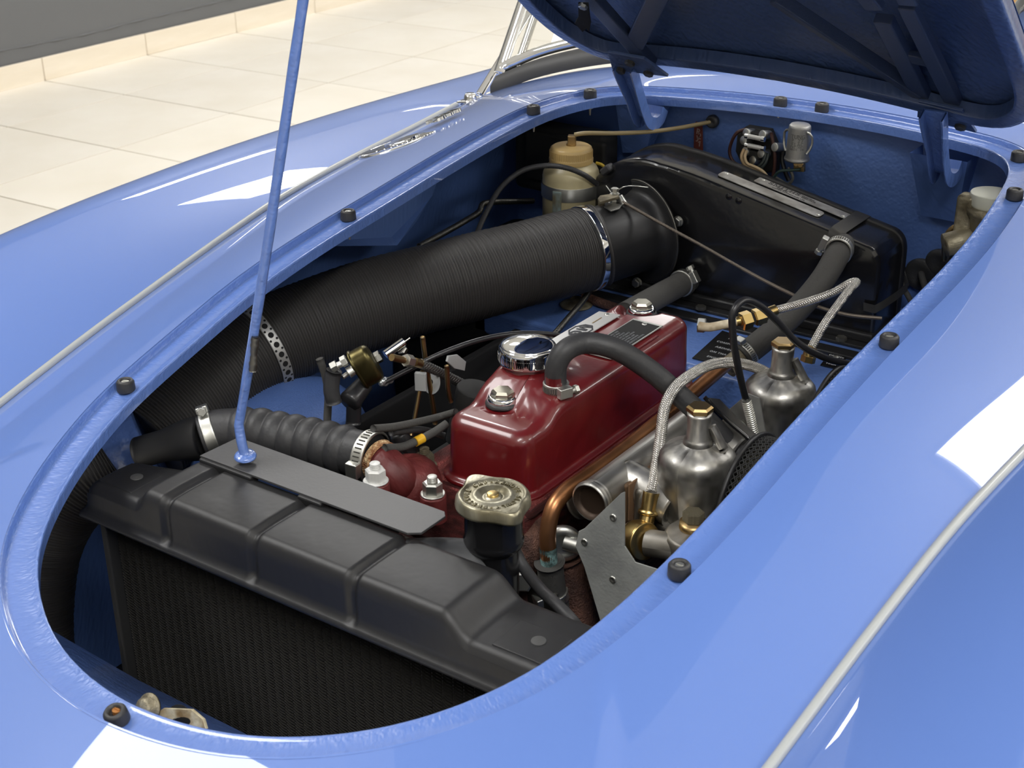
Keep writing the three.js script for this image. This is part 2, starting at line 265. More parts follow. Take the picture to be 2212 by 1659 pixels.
// rubber buffers on the lip of the opening, each with its screw
const bufGeo = () => lathe([[0, 0], [.0082, 0], [.0088, .0014], [.0085, .0095], [.0070, .0115], [.0052, .0115], [.0040, .0097], [.0038, .0065], [0, .0065]], 28);
const screwGeo = () => merge([new THREE.CylinderGeometry(.0036, .0036, .003, 14).translate(0, .0085, 0), new THREE.BoxGeometry(.005, .0008, .0012).translate(0, .0102, 0)]);
const rustScrew = phys({ color: lin(0.45, 0.2, 0.06), metalness: 0.7, roughness: 0.5 });
const seats = []; { const ring = loop(u => rimC(u)), n = ring.length - 1; for (let i = 0; i < n; i++) for (let k = 0; k < 6; k++) { const p = ring[i].clone().lerp(ring[i + 1], k / 6), t = ring[i + 1].clone().sub(ring[(i - 1 + n) % n]).setY(0).normalize(), inn = V(t.z, 0, -t.x); if (inn.dot(V(-p.x, 0, -0.12 - p.z)) < 0) inn.negate(); seats.push(p.addScaledVector(inn, .0125).add(V(0, -.0090, 0))); } }
for (const [px, py, y, rust] of [[750, 460, .909], [263, 820, .851], [1150, 230, .957], [1274, 199, .966], [1910, 724, .909], [1468, 1231, .851], [253, 1545, .779, 1], [1683, 230, .973], [1772, 244, .972], [2180, 358, .963], [2200, 422, .957]]) {
  let p, best = 1e9;   // the spot in the channel that the picture shows
  for (const q of seats) { const m = q.clone().add(V(0, .0065, 0)).project(camera), e = Math.hypot((m.x + 1) / 2 * W - px, (1 - m.y) / 2 * H - py); if (e < best) { best = e; p = q; } }
  const b = mesh('rubber_buffer', place(bufGeo(), p, [py > 1500 ? 0.25 : 0, 0, 0]), M.rubber, car); mesh('screw', place(screwGeo(), p), rust ? rustScrew : M.zinc, b, rust ? 'rusty cross-head screw' : undefined); mesh('screw_tip', place(merge([new THREE.CylinderGeometry(.0042, .0042, .003, 6).translate(0, -.0125, 0), new THREE.CylinderGeometry(.0021, .0010, .010, 10).translate(0, -.018, 0)]), p), M.zinc, b);
}
// sheet metal below the lip: bulkhead, side walls, shelf, valance; plus added dark panels
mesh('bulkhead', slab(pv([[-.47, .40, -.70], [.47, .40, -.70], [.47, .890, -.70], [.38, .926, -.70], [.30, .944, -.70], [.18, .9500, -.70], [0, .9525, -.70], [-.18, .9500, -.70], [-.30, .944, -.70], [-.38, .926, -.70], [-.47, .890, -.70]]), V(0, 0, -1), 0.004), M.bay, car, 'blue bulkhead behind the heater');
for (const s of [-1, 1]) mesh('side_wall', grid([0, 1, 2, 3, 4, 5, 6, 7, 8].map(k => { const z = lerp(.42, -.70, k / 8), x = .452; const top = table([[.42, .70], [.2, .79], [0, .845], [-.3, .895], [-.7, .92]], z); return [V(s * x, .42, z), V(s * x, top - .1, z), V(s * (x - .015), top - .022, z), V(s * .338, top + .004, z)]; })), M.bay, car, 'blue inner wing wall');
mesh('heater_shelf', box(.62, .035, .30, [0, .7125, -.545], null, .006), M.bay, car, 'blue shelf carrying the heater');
mesh('light_block_tray', box(1.2, .02, 1.5, [0, .40, -.2]), M.pitchBlack, car);  // black tray added below the bay to block light
mesh('shade_panel', box(.012, .30, .38, [-.238, .565, -.215], null, .003), M.pitchBlack, car, 'added black panel standing in for the shade under the air duct');  // added black sheet imitating the shade below the duct
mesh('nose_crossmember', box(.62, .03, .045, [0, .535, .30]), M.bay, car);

// ---------------------------------------------------------------- bonnet, hinged at the rear and held up by the prop
const TH = Math.atan(0.773), BO = V(0, 1.012, -0.60), BD = V(0, Math.sin(TH), Math.cos(TH)), BN = V(0, -Math.cos(TH), Math.sin(TH));   // along the bonnet, out of its underside
const onB = (x, s, n = 0) => V(x, 0, 0).addScaledVector(BD, s).addScaledVector(BN, n).add(BO).add(V(0, -0.035 * x, 0));
const PB = (px, py, n = 0) => P(px, py, { n: { n: BN.clone().add(V(0.027, 0, 0)).normalize(), o: onB(0, 0, n) } });
const bonnet = thing('bonnet', 'blue bonnet raised over the engine bay, underside showing its bracing', 'bonnet', [0, 1.012, -0.6]);
{
  const half = [[0, .010], [.08, .006], [.16, -.005], [.215, -.017], [.245, -.018], [.268, -.009], [.287, .010], [.301, .035], [.310, .075], [.3125, .13], [.312, .30], [.308, .50], [.302, .65], [.293, .78], [.275, .90], [.24, 1.0], [.18, 1.08], [.10, 1.125], [0, 1.14]];
  const c = new THREE.CatmullRomCurve3(half.map(p => V(p[0], p[1], 0)), false, 'centripetal').getSpacedPoints(120), out = [...c, ...c.slice(1, -1).reverse().map(p => V(-p.x, p.y, 0)), c[0].clone()], n = out.length - 1;
  const crown = (x, s) => 0.030 * (1 - (x / 0.33) ** 2) + 0.035 * 4 * Math.max(0, s) / 1.14 * (1 - s / 1.14);
  const cen = V(0, .55, 0), rows = [], edge = [];
  for (let i = 0; i <= n; i++) {
    const p = out[i], a = out[(i - 1 + n) % n], b = out[(i + 1) % n], t = b.clone().sub(a).normalize(), inn = V(-t.y, t.x, 0); if (inn.dot(cen.clone().sub(p)) < 0) inn.negate();
    rows.push([...Array(13).keys()].map(k => { const q = p.clone().lerp(cen, k / 12); return onB(q.x, q.y, -0.017 - (k ? crown(q.x, q.y) - crown(p.x, p.y) * (1 - k / 12) : 0)); }));
    edge.push([[.001, -.017], [-.0012, -.0145], [-.0016, -.006], [-.0012, -.0012], [.0005, .0004], [.004, .0006], [.0165, .0004], [.0195, .0], [.0205, -.0015], [.0208, -.008], [.0212, -.0165]].map(([d, h]) => { const q = p.clone().addScaledVector(inn, d); return onB(q.x, q.y, h); }));
  }
  const skin = grid(rows, { closed: true });
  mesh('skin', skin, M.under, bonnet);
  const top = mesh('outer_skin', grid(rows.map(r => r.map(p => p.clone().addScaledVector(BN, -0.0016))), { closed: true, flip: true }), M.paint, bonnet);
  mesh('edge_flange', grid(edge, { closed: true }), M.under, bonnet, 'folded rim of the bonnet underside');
  const bar = (a, b, w, d = 0.010) => { const u = b.clone().sub(a), L = u.length(), v = BN.clone().cross(u).normalize(), g = new RoundedBoxGeometry(w, L, d, 2, 0.002); const m = new THREE.Matrix4().makeBasis(v, u.normalize(), v.clone().cross(u)).setPosition(a.clone().add(b).multiplyScalar(0.5)); return g.applyMatrix4(m); };
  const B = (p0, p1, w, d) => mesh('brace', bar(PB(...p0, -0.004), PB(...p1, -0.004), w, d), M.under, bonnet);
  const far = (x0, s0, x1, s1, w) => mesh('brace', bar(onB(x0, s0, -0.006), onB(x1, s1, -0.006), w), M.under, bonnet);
  B([1402, 134], [1256, -30], .022, .012); B([1372, 92], [1448, -60], .024, .012);
  B([1908, 40], [2002, 226], .020, .012); B([1960, 10], [2064, 226], .018, .012); B([1925, 112], [2018, 134], .018, .008);
  B([1990, 203], [1672, -8], .010, .016);
  far(-.17, .22, -.05, .95, .022); far(-.07, .22, .13, .95, .022); far(.215, .24, .19, 1.0, .02); far(.175, .22, .05, .98, .02); far(-.22, .62, .22, .62, .05);
  const plate = pts => mesh('hinge_plate', slab(pts.map(p => PB(...p, 0.004)), BN, 0.004, 0.0008), M.under, bonnet);
  const hp = [plate([[1314, 107], [1394, 119], [1446, 157], [1325, 146]]), plate([[1986, 212], [2082, 231], [2112, 278], [1983, 247]])];
  [[[1362, 132], [1341, 149], [1402, 155]], [[2035, 243], [2004, 256], [2076, 270]]].forEach((s, k) => { for (const b of s) mesh('bolt', hex(.0065, .0055, BN, PB(...b, 0.0078)), M.darksteel, hp[k]); });
  // goose-neck arms: a channel with two flanges, from the plate down under the scuttle
  [[1366, -0.20], [2033, 0.193]].forEach(([px, x], k) => {
    const y0 = P(k ? 2036 : 1364, k ? 262 : 158, { z: -.575 }).y + .004, yb = P(k ? 2026 : 1369, k ? 384 : 260, { z: -.645 }).y, path = spline([V(0, y0, -.575), V(0, lerp(y0, yb, .25), -.588), V(0, lerp(y0, yb, .52), -.603), V(0, lerp(y0, yb, .78), -.616), V(0, lerp(y0, yb, .95), -.627), V(0, yb, -.640), V(0, yb + .004, -.653), V(0, yb + .016, -.662)], 40), xs = k ? x + .002 : x - .000, g = [];
    const strip = (x0, x1, off0, off1) => { const r = []; for (let i = 0; i < path.length; i++) { const a = path[Math.max(0, i - 1)], b = path[Math.min(path.length - 1, i + 1)], t = b.clone().sub(a).normalize(), nn = V(0, -t.z, t.y), f = 1 - 0.45 * smooth(0.0, 0.45, i / 40) * (1 - smooth(0.6, 0.95, i / 40)) * 0.6; r.push([[x0, off0], [x1, off0], [x1, off1], [x0, off1], [x0, off0]].map(([q, d]) => V(xs + q * f, path[i].y + nn.y * d, path[i].z + nn.z * d))); } return grid(r); };
    g.push(strip(-.0115, .0115, .008, .0100), strip(-.0135, -.0115, -.006, .0100), strip(.0115, .0135, -.006, .0100));
    mesh('hinge_arm', g.map(q => toCreasedNormals(q, 0.6)), M.lumpy, bonnet, k ? 'blue hinge arm nearer the right corner' : 'blue hinge arm nearer the windscreen pillar');
  });
  mesh('catch_flap', slab([[1250, 4], [1272, 4], [1277, 47], [1273, 68], [1268, 60], [1259, 68], [1242, 49], [1250, 34]].map(p => PB(...p, 0.012)), BN, 0.002), M.pitchBlack, bonnet, 'torn black rubber flap');
  mesh('bolt', hex(.0055, .005, BN, PB(1261, 10, 0.013)), M.zinc, bonnet);
}

// prop rod: from the plate on the radiator up to the bonnet
{
  const a = P(529, 990, { y: 0.7945 }), k = P(531, 905, { y: .836 }), up = P(655, 0, { z: 0.10 }), top = a.clone().lerp(up, 1.98), b = P(526, 925, { z: a.z - 0.0 });
  const t = thing('prop_rod', 'slim blue prop rod standing on the radiator plate and holding up the bonnet', 'prop rod', a.toArray());
  const p0 = P(530, 985, { z: a.z }), p1 = P(516, 915, { z: a.z - .004 }), p2 = P(561, 640, { z: lerp(a.z, .10, .36) }), p3 = P(655, 0, { z: .10 }), p4 = p3.clone().addScaledVector(p3.clone().sub(p2), 1.02);
  mesh('rod', sweep([p0, P(524, 965, { z: a.z }), p1, P(519, 900, { z: a.z - .006 }), p2, p3, p4], (s) => 0.0045 + 0.00015 * Math.sin(s * 90), { step: .006, radial: 16 }), M.lumpy, t);
  mesh('collar', place(lathe([[0, -.0015], [.010, -.0012], [.0105, 0], [.009, .0022], [.006, .003], [.0, .0032]], 30), p0, [0.12, 0, -0.1]), M.lumpy, t);
  mesh('worn_patch', sweep([P(546, 800, { z: lerp(a.z, .10, .17) }), P(551, 725, { z: lerp(a.z, .10, .26) })].map(p => p.add(V(.0013, 0, .0013))), s => 0.0035 + 0.0004 * Math.sin(s * 300) + 0.0003 * Math.sin(s * 1100), { step: .002, radial: 10 }), M.darksteel, t, 'paint rubbed off to dark metal');
}

// windscreen: chrome frame leaning back, only its lower far corner in view
{
  const t = thing('windscreen', 'chrome framed windscreen standing on the scuttle behind the bonnet', 'windscreen', [0, .93, -.75]);
  const G = k => V(...k), base_ = spline([V(-.510, .920, -.728), V(-.465, .942, -.760), V(-.395, .963, -.786), V(-.30, .980, -.815), V(-.15, .992, -.848), V(0, .996, -.858), V(.15, .992, -.848), V(.30, .980, -.815), V(.395, .963, -.786), V(.465, .942, -.760), V(.510, .920, -.728)], 80);
  const lift = V(0, 0.345, -0.235);   // up the glass
  const at = (i, k) => base_[i].clone().addScaledVector(lift, k);
  mesh('seal', grid(base_.map((p, i) => [p.clone().add(V(0, -.012, .012)), p.clone().add(V(0, .002, .012)), at(i, .042).add(V(0, 0, .008)), at(i, .042), p.clone().add(V(0, -.012, -.006))])), phys({ color: lin(.05, .05, .05), roughness: .5 }), t, 'black rubber seal under the frame');
  const barAt = (k, r) => base_.map((p, i) => at(i, k));
  mesh('lower_rail', sweep(barAt(.068, 0), .0085, { step: .012, radial: 14 }), M.chrome, t); mesh('upper_rail', sweep(barAt(1.0, 0).map(p => p), .010, { step: .02, radial: 14 }), M.chrome, t);
  mesh('glass', grid([...Array(9).keys()].map(k => base_.map((p, i) => at(i, lerp(.065, 1, k / 8))))), phys({ color: lin(.97, .98, .97), roughness: 0.02, transmission: 1, thickness: 0, ior: 1.5 }), t);
  for (const s of [-1, 1]) {
    const e = s < 0 ? 0 : base_.length - 1, up = k => at(e, k), b0 = V(s * .510, .920, -.728);
    mesh('side_post', sweep([up(.05), up(.5), up(1.0)], (q, u, a) => .0075 + .002 * Math.cos(2 * a), { step: .02, radial: 14 }), M.chrome, t);
    mesh('stay', sweep([0, .33, .67, 1.35, 2.2].map(k => { const a = P(1036, 203, { x: -.530 }), b = P(1138, 38, { z: a.z - .115 }), q = a.clone().lerp(b, k); return V(-s * q.x, q.y, q.z); }), (q, u, a) => .0046 + .0014 * Math.cos(2 * a), { step: .02, radial: 14 }), M.chrome, t, 'slanting chrome stay');
    mesh('rear_post', sweep([up(.07).add(V(-s * .02, 0, -.012)), up(.55).add(V(-s * .02, 0, -.012)), up(1).add(V(-s * .02, 0, -.012))], .006, { step: .02, radial: 12 }), M.steel, t);
    mesh('foot', merge([box(.022, .006, .040, [s * .528, .9045, -.690], [0, 0, s * -.15], .003), place(lathe([[.010, 0], [.009, .006], [.007, .010], [0, .010]], 20), [s * .527, .905, -.690])]), M.chrome, t);
  }
}

// side vent grille and numerals on the far side of the surround, between the gutter and the bead
{
  const A = P(781, 345, { y: .898 }), Bp = P(923, 295, { y: .922 }), mid = A.clone().lerp(Bp, .5), ax = Bp.clone().sub(A).normalize(), nrm = V(-.33, 1, .08).normalize(), z = ax.clone().cross(nrm).normalize(), y = z.clone().cross(ax);
  const basis = new THREE.Matrix4().makeBasis(ax, y, z), L = A.distanceTo(Bp) / 2, Wd = .040, put = g => { g.applyMatrix4(basis); return g.translate(mid.x, mid.y, mid.z); };
  const t = thing('vent_grille', 'chrome oval vent grille on the far blue bonnet surround', 'grille', mid.toArray());
  const ell = n => [...Array(n).keys()].map(i => { const a = i / n * Math.PI * 2; return V(Math.cos(a) * L, .002, Math.sin(a) * Wd); });
  mesh('surround', put(sweep(new THREE.CatmullRomCurve3(ell(40), true), .0032, { step: .004, radial: 10, caps: false })), M.chrome, t);
  mesh('backing', put(new THREE.CylinderGeometry(1, 1, .002, 40).scale(L, 1, Wd).translate(0, -.001, 0)), M.darksteel, t);
  for (let k = -7; k <= 7; k++) { const x = k / 8 * L, w = Wd * Math.sqrt(1 - (k / 8) ** 2) * .93; mesh('slat', put(box(.0030, .005, w * 2, [x + .004, .003, 0], [0, 0.75, 0], .0012)), M.chrome, t); }
  const oct = put(new THREE.CylinderGeometry(.020, .020, .005, 8).rotateY(Math.PI / 8).scale(1.25, 1, 1).translate(.012, .005, 0)); mesh('badge', oct, M.chrome, t);
}

// ---------------------------------------------------------------- lettering
const fontSans = await new FontLoader().loadAsync('fonts/droid/droid_sans_bold.typeface.json');
const letters = (s, size, depth) => { const g = new TextGeometry(s, { font: fontSans, size, depth, curveSegments: 4, bevelEnabled: false }); g.computeBoundingBox(); const b = g.boundingBox; return g.translate(-(b.min.x + b.max.x) / 2, -(b.min.y + b.max.y) / 2, 0); };
// put a geometry built in the x,y plane (facing +z) on a surface: origin, direction of its x, direction of its z
const onFace = (g, o, x, n) => { const z = n.clone().normalize(), xx = x.clone().addScaledVector(z, -x.dot(z)).normalize(), y = z.clone().cross(xx); return g.applyMatrix4(new THREE.Matrix4().makeBasis(xx, y, z).setPosition(o)); };
{
  const A = P(925, 270, { y: .930 }), B = P(990, 240, { y: .936 }), t = thing('numerals', 'small chrome numerals behind the oval vent grille', 'numerals', A.clone().lerp(B, .5).toArray());
  '1600'.split('').forEach((ch, k) => mesh('numeral', onFace(letters(ch, .022, .004), A.clone().lerp(B, (k + .5) / 4), B.clone().sub(A), V(-.33, 1, .08)), M.chrome, t));
}
// hose clip: a band, its slotted strip, a screw housing and a screw head
function clamp_(parent, c, axis, r, w, screw, mat = M.zinc, size = 1) {
  const ax = axis.clone().normalize(), b = mesh('hose_clip', along(lathe([[r - .0006, -w / 2], [r + .0010, -w / 2], [r + .0016, -w / 2 + .0008], [r + .0012, -w / 2 + .002], [r + .0012, w / 2 - .002], [r + .0016, w / 2 - .0008], [r + .0010, w / 2], [r - .0006, w / 2]], 44), ax, c), mat, parent);
  const s = screw.clone().addScaledVector(ax, -screw.dot(ax)).normalize(), t = ax.clone().cross(s), at = c.clone().addScaledVector(s, r + .0040 * size);
  const hs = new THREE.Matrix4().makeBasis(ax, s, t); const h = new RoundedBoxGeometry(w * 1.02, .0068 * size, .014 * size, 2, .0012); h.applyMatrix4(hs); h.translate(at.x, at.y, at.z);
  mesh('screw_housing', h, mat, b);
  const st = at.clone().addScaledVector(t, .006 * size); mesh('screw', merge([rod(st, st.clone().addScaledVector(t, .0045 * size), .0030 * size, 14), hex(.0046 * size, .0042 * size, t, st.clone().addScaledVector(t, .0040 * size))]), mat, b);
  const slots = []; for (let k = -5; k <= 5; k++) { const q = s.clone().applyAxisAngle(ax, -0.16 * k - 1.1), p = c.clone().addScaledVector(q, r + .0013), g = new THREE.BoxGeometry(w * .55, .0009, .0012); g.applyMatrix4(new THREE.Matrix4().makeBasis(ax, q, ax.clone().cross(q))); slots.push(g.translate(p.x, p.y, p.z)); }
  mesh('thread_slots', slots, M.darksteel, b); return b;
}

// ---------------------------------------------------------------- radiator
const rad = thing('radiator', 'black radiator with ribbed header tank across the front of the engine bay', 'radiator', [-.03, .43, .19]);
{
  const X = []; for (let x = -.294; x <= .2401; x += .0022) X.push(x);
  const groove = x => Math.max(...[-.180, -.073, .0385].map(g => Math.exp(-(((x - g) / .0048) ** 4))));
  const rows = X.map(x => {
    const end = Math.min(x + .294, .24 - x), e = Math.sqrt(Math.max(0, 1 - (1 - Math.min(1, end / .020)) ** 2)), eb = Math.sqrt(Math.max(0, 1 - (1 - Math.min(1, end / .012)) ** 2));
    let top = .785; top -= .0155 * (1 - smooth(-.222, -.205, x)); top -= .0190 * smooth(.128, .158, x); const g = groove(x) * (x > -.2 && x < .12 ? 1 : 0);
    const yt = lerp(.7445, top, .35 + .65 * e) - .0050 * g, zf = .2335 - .006 * (1 - e) - .0035 * g, zb = lerp(.185, .153, smooth(-.285, -.20, x) * .6 + .4 * eb) - .0 + .002 * g;
    return [[.2365, .7325], [.2400, .7345], [.2408, .7375], [.2385, .7405], [zf + .0015, .7425], [zf, .748], [zf - .0003, lerp(.748, yt, .55)], [zf - .0012, yt - .0085], [zf - .0034, yt - .0038], [zf - .0068, yt - .0012], [zf - .0105, yt], [lerp(zf, zb, .35), yt + .0006], [lerp(zf, zb, .65), yt + .0006], [zb + .010, yt], [zb + .005, yt - .0012], [zb + .0018, yt - .0045], [zb, yt - .010], [zb, .735], [zb + .004, .7325]].map(([z, y]) => V(x, y, z));
  });
  const capEnd = r => { const c = r.reduce((a, p) => a.add(p), V(0, 0, 0)).divideScalar(r.length); return r.map(() => c.clone()); };
  mesh('header_tank', grid([capEnd(rows[0]), ...rows, capEnd(rows.at(-1))], { flip: true }), M.blackPaint, rad);
  for (const [x0, x1] of [[-.280, -.236], [.172, .220]]) { const y = x0 < 0 ? .7698 : .7664; const pl = mesh('end_plate', box(x1 - x0, .0020, .040, [(x0 + x1) / 2, y - .0004, .203], null, .001), M.blackPaint, rad); mesh('rivet', place(lathe([[.0060, 0], [.0058, .0008], [0, .0012]], 24), [(x0 + x1) / 2 + .004, y + .0006, .200]), phys({ color: lin(.07, .07, .07), roughness: .5 }), pl); }
  // mounting plate behind the tank, with a slot where it meets it
  const yp = .7885, pl = [V(-.207, yp, .162), V(.041, yp, .162), V(.0505, yp, .155), V(.0505, yp, .122), V(.045, yp, .116), V(-.204, yp, .1155)];
  mesh('mounting_plate', slab(pl, V(0, 1, 0), .0022, .0005), phys({ color: lin(.055, .055, .057), roughness: .42, bumpMap: again(bumpGrain, 8), bumpScale: .00006 }), rad, 'flat black plate with the foot of the prop rod');
  for (const [a, b] of [[-.207, -.140], [-.083, -.055]]) mesh('plate_tab', box(b - a, .010, .010, [(a + b) / 2, .7845, .159], [0.25, 0, 0], .002), M.blackPaint, rad);
  // core: side channels, rows of wavy fins between the tubes
  mesh('core_block', slabBox(-.272, .222, .43, .735, .160, .205), M.pitchBlack, rad);
  for (const x of [-.276, .224]) mesh('side_channel', box(.008, .32, .07, [x, .575, .195], null, .002), M.blackMatt, rad);
  const fins = [], cw = .0108, FX = 46, FY = 92;
  for (let i = 0; i < FX; i++) for (let j = 0; j < FY; j++) {
    const x = -.270 + i * cw, y = .7315 - j * .00325, z = .2195, d = .007, rows2 = [];
    for (let k = 0; k <= 4; k++) { const u = k / 4, yy = y - .0016 * Math.sin(u * Math.PI * 1.0 - .3) - .0012 * u + (k === 4 ? -.0011 : 0); rows2.push([V(x + u * (cw - .0006), yy - .00055, z), V(x + u * (cw - .0006), yy + .0002, z + .0005), V(x + u * (cw - .0006), yy + .0002, z - d)]); }
    fins.push(grid(rows2));
  }
  const fm = mesh('fins', fins, phys({ color: lin(.045, .043, .039), roughness: .38, metalness: .4 }), rad); fm.userData.kind = 'stuff';
  const tubes = []; for (let i = 0; i <= FX; i++) tubes.push(slabBox(-.2706 + i * cw, -.2700 + i * cw, .432, .733, .208, .2185)); mesh('tubes', tubes, M.blackMatt, rad).userData.kind = 'stuff';
  // filler: elbow from the tank, upright neck and pressure cap
  const nc = V(.088, 0, .104);
  mesh('filler_elbow', sweep([V(.020, .757, .176), V(.040, .756, .155), V(.064, .752, .130), V(.088, .742, .104)], .0222, { step: .004, radial: 28 }), phys({ color: lin(.085, .087, .092), roughness: .6, map: again(mottle([130, 132, 136], [255, 255, 255]), 10) }), rad, 'dusty black filler elbow');
  mesh('filler_neck', place(lathe([[0, .700], [.012, .702], [.0205, .710], [.0215, .722], [.0215, .763], [.0230, .7655], [.0255, .768], [.0262, .771], [.0262, .774], [.0250, .776], [.0250, .806], [.0262, .808], [0, .808]], 44), [nc.x, 0, nc.z]), M.blackGloss, rad);
  const cap = []; // plan outline with two ears
  const R0 = .0322, earDir = Math.atan2(.031, .064); for (let i = 0; i < 120; i++) { const a = i / 120 * Math.PI * 2, c = Math.acos(Math.min(1, Math.abs(Math.cos(a - earDir)))); cap.push([a, R0 + .0085 * Math.exp(-((c / .30) ** 2)) - .0012 * Math.exp(-(((c - .62) / .25) ** 2))]); }
  const ring = (y, k, m = 0) => [...cap, cap[0]].map(([a, r]) => V(nc.x + Math.cos(a) * (r * k - m), y, nc.z + Math.sin(a) * (r * k - m)));
  const disc = (y, r) => [...cap, cap[0]].map(([a]) => V(nc.x + Math.cos(a) * r, y, nc.z + Math.sin(a) * r));
  const pass = phys({ map: again(mottle([120, 114, 92], [205, 200, 178]), 12), metalness: .8, roughness: .36, bumpMap: again(bumpFine, 12), bumpScale: .0004 });
  const capM = mesh('pressure_cap', grid([disc(.806, .024), ring(.806, 1, .002), ring(.8055, 1, 0), ring(.8075, 1, -.0003), ring(.8135, 1, .0005), ring(.8160, 1, .0022), ring(.8165, 1, .0036), disc(.8163, .0262), disc(.8150, .0256), disc(.8148, .0185), disc(.8162, .0172), disc(.8162, .0135), disc(.8135, .0100), disc(.8130, .0076), disc(.8148, .0070), disc(.8146, .0048), disc(.8146, .0001)], { flip: true }), pass, rad, 'worn silver pressure cap with raised lettering');
  mesh('centre_rivet', place(lathe([[.0052, 0], [.0052, .0016], [.0046, .0022], [0, .0023]], 24), [nc.x, .8147, nc.z]), M.brass, capM);
  // raised lettering runs round the disc, tops of the letters outwards
  const capText = (s, a0, a1) => s.split('').forEach((ch, k) => { if (ch === ' ') return; const a = lerp(a0, a1, k / (s.length - 1)), p = V(nc.x + Math.cos(a) * .0222, .8149, nc.z + Math.sin(a) * .0222); mesh('letter', onFace(letters(ch, .0046, .0010), p, V(-Math.sin(a), 0, Math.cos(a)), V(0, 1, 0)), pass, capM); });
  capText('-REMOVE SLOWLY', -2.25, 0.75); capText('-PRESSURE CAP', 1.00, 3.80);
}
// overflow hose from the filler neck, down past the tank end
single('overflow_hose', sweep([P(1085, 1108, { y: .785 }), P(1098, 1150, { y: .768 }), P(1125, 1215, { y: .745 }), P(1165, 1270, { y: .735 }), P(1205, 1308, { y: .736 }), P(1240, 1345, { y: .73 }), P(1262, 1385, { y: .70 })], .0053, { radial: 14 }), M.rubber, 'thin black rubber overflow tube from the filler neck down beside the radiator end', 'hose');

// top hose: plain elbow from the tank, ribbed flexible hose, two clips
{
  const t = thing('radiator_hose', 'ribbed black rubber radiator hose between header tank and thermostat housing', 'hose', [-.16, .77, .09]);
  const pts = [P(437, 946, { y: .7745 }), P(470, 935, { y: .778 }), P(540, 935, { y: .779 }), P(620, 948, { y: .778 }), P(700, 963, { y: .778 }), P(770, 980, { y: .778 }), P(808, 990, { y: .778 })];
  mesh('hose', sweep(pts, (s, u) => .0228 + .0004 * Math.sin(s * 30) + (u > .17 && u < .86 ? .0032 * Math.pow(Math.abs(Math.sin((u - .17) / .69 * Math.PI * 7)), .8) - .0006 : 0) + (u > .86 ? .0005 : 0), { step: .0012, radial: 36 }), M.rubber, t);
  mesh('elbow', sweep([P(300, 978, { y: .752 }), P(345, 965, { y: .760 }), P(400, 952, { y: .768 }), P(446, 944, { y: .774 })], (s, u) => lerp(.016, .0222, smooth(.3, .9, u)), { step: .004, radial: 26 }), phys({ color: lin(.028, .028, .028), roughness: .5 }), t);
  const d0 = pts[1].clone().sub(pts[0]), d1 = pts[6].clone().sub(pts[5]);
  clamp_(t, P(456, 940, { y: .776 }), d0, .0234, .0115, V(-.1, 1, -.25), M.zinc, 1.0); clamp_(t, P(800, 988, { y: .778 }), d1, .0246, .0125, V(.1, .0, 1), M.zinc, 1.1);
}

// ---------------------------------------------------------------- engine: head, block, thermostat housing
const redPaint = phys({ map: again(mottle([92, 14, 18], [106, 19, 23]), 3), roughness: .38, clearcoat: .7, clearcoatRoughness: .12, bumpMap: again(bumpFine, 4), bumpScale: .0006 });
const redOld = phys({ map: again(mottle([72, 22, 20], [124, 52, 48]), 10), roughness: .62, bumpMap: again(bumpGrain, 14), bumpScale: .0014 });
const redFaded = phys({ map: again(mottle([84, 28, 28], [116, 50, 48]), 8), roughness: .5, bumpMap: again(bumpFine, 10), bumpScale: .001 });
const rustBrown = phys({ map: again(mottle([58, 36, 30], [112, 78, 64]), 12), roughness: .75, bumpMap: again(bumpGrain, 14), bumpScale: .0012 });
const eng = thing('engine', 'dark red cast engine under the glossy red rocker cover', 'engine', [0, .42, -.15]);
mesh('cylinder_head', merge([box(.150, .075, .335, [-.018, .7045, -.155], null, .010), box(.132, .014, .330, [-.006, .738, -.157], null, .006)]), redOld, eng);
mesh('block', merge([box(.17, .25, .36, [-.02, .545, -.155], null, .012), box(.10, .14, .06, [-.0, .585, .035], null, .02)]), phys({ color: lin(.05, .016, .014), roughness: .8 }), eng);
mesh('front_plate', box(.20, .22, .006, [-.005, .56, .016], null, .002), M.darksteel, eng);
// water pump boss, outlet and the lump of casting under the copper pipe
mesh('water_pump', merge([along(lathe([[0, 0], [.030, .001], [.032, .006], [.030, .014], [.026, .020], [.018, .026], [0, .027]], 36), V(-.5, .35, .8), P(1155, 1175, { z: -.012 })), sweep([P(1100, 1175, { z: .0 }), P(1140, 1210, { z: -.01 }), P(1165, 1260, { z: -.01 }), P(1180, 1330, { z: -.01 })], .020, { radial: 20 })]), rustBrown, eng, 'rusty brown water pump casting');
mesh('casting', merge([along(lathe([[.030, 0], [.032, .004], [.030, .018], [.022, .026], [0, .028]], 32), V(-.2, .6, .8), P(1110, 1235, { z: .0 })), sweep([P(1222, 1215, { z: -.02 }), P(1245, 1290, { z: -.02 }), P(1262, 1365, { z: -.02 })], .016, { radial: 18 })]), rustBrown, eng);
mesh('bracket_bolt', merge([along(lathe([[0, 0], [.0175, 0], [.0185, .003], [.0180, .008], [.012, .0095], [.012, .007], [0, .007]], 30), V(.55, .0, .8), P(1216, 1168, { z: -.020 })), rod(P(1220, 1170, { z: -.016 }), P(1252, 1180, { z: -.020 }), .0078, 18)]), M.zinc, eng, 'grey washer and spacer beside the heat shield');
mesh('nut', hex(.0105, .014, V(.5, .25, 1), P(1133, 1248, { z: .020 })), M.zinc, eng);
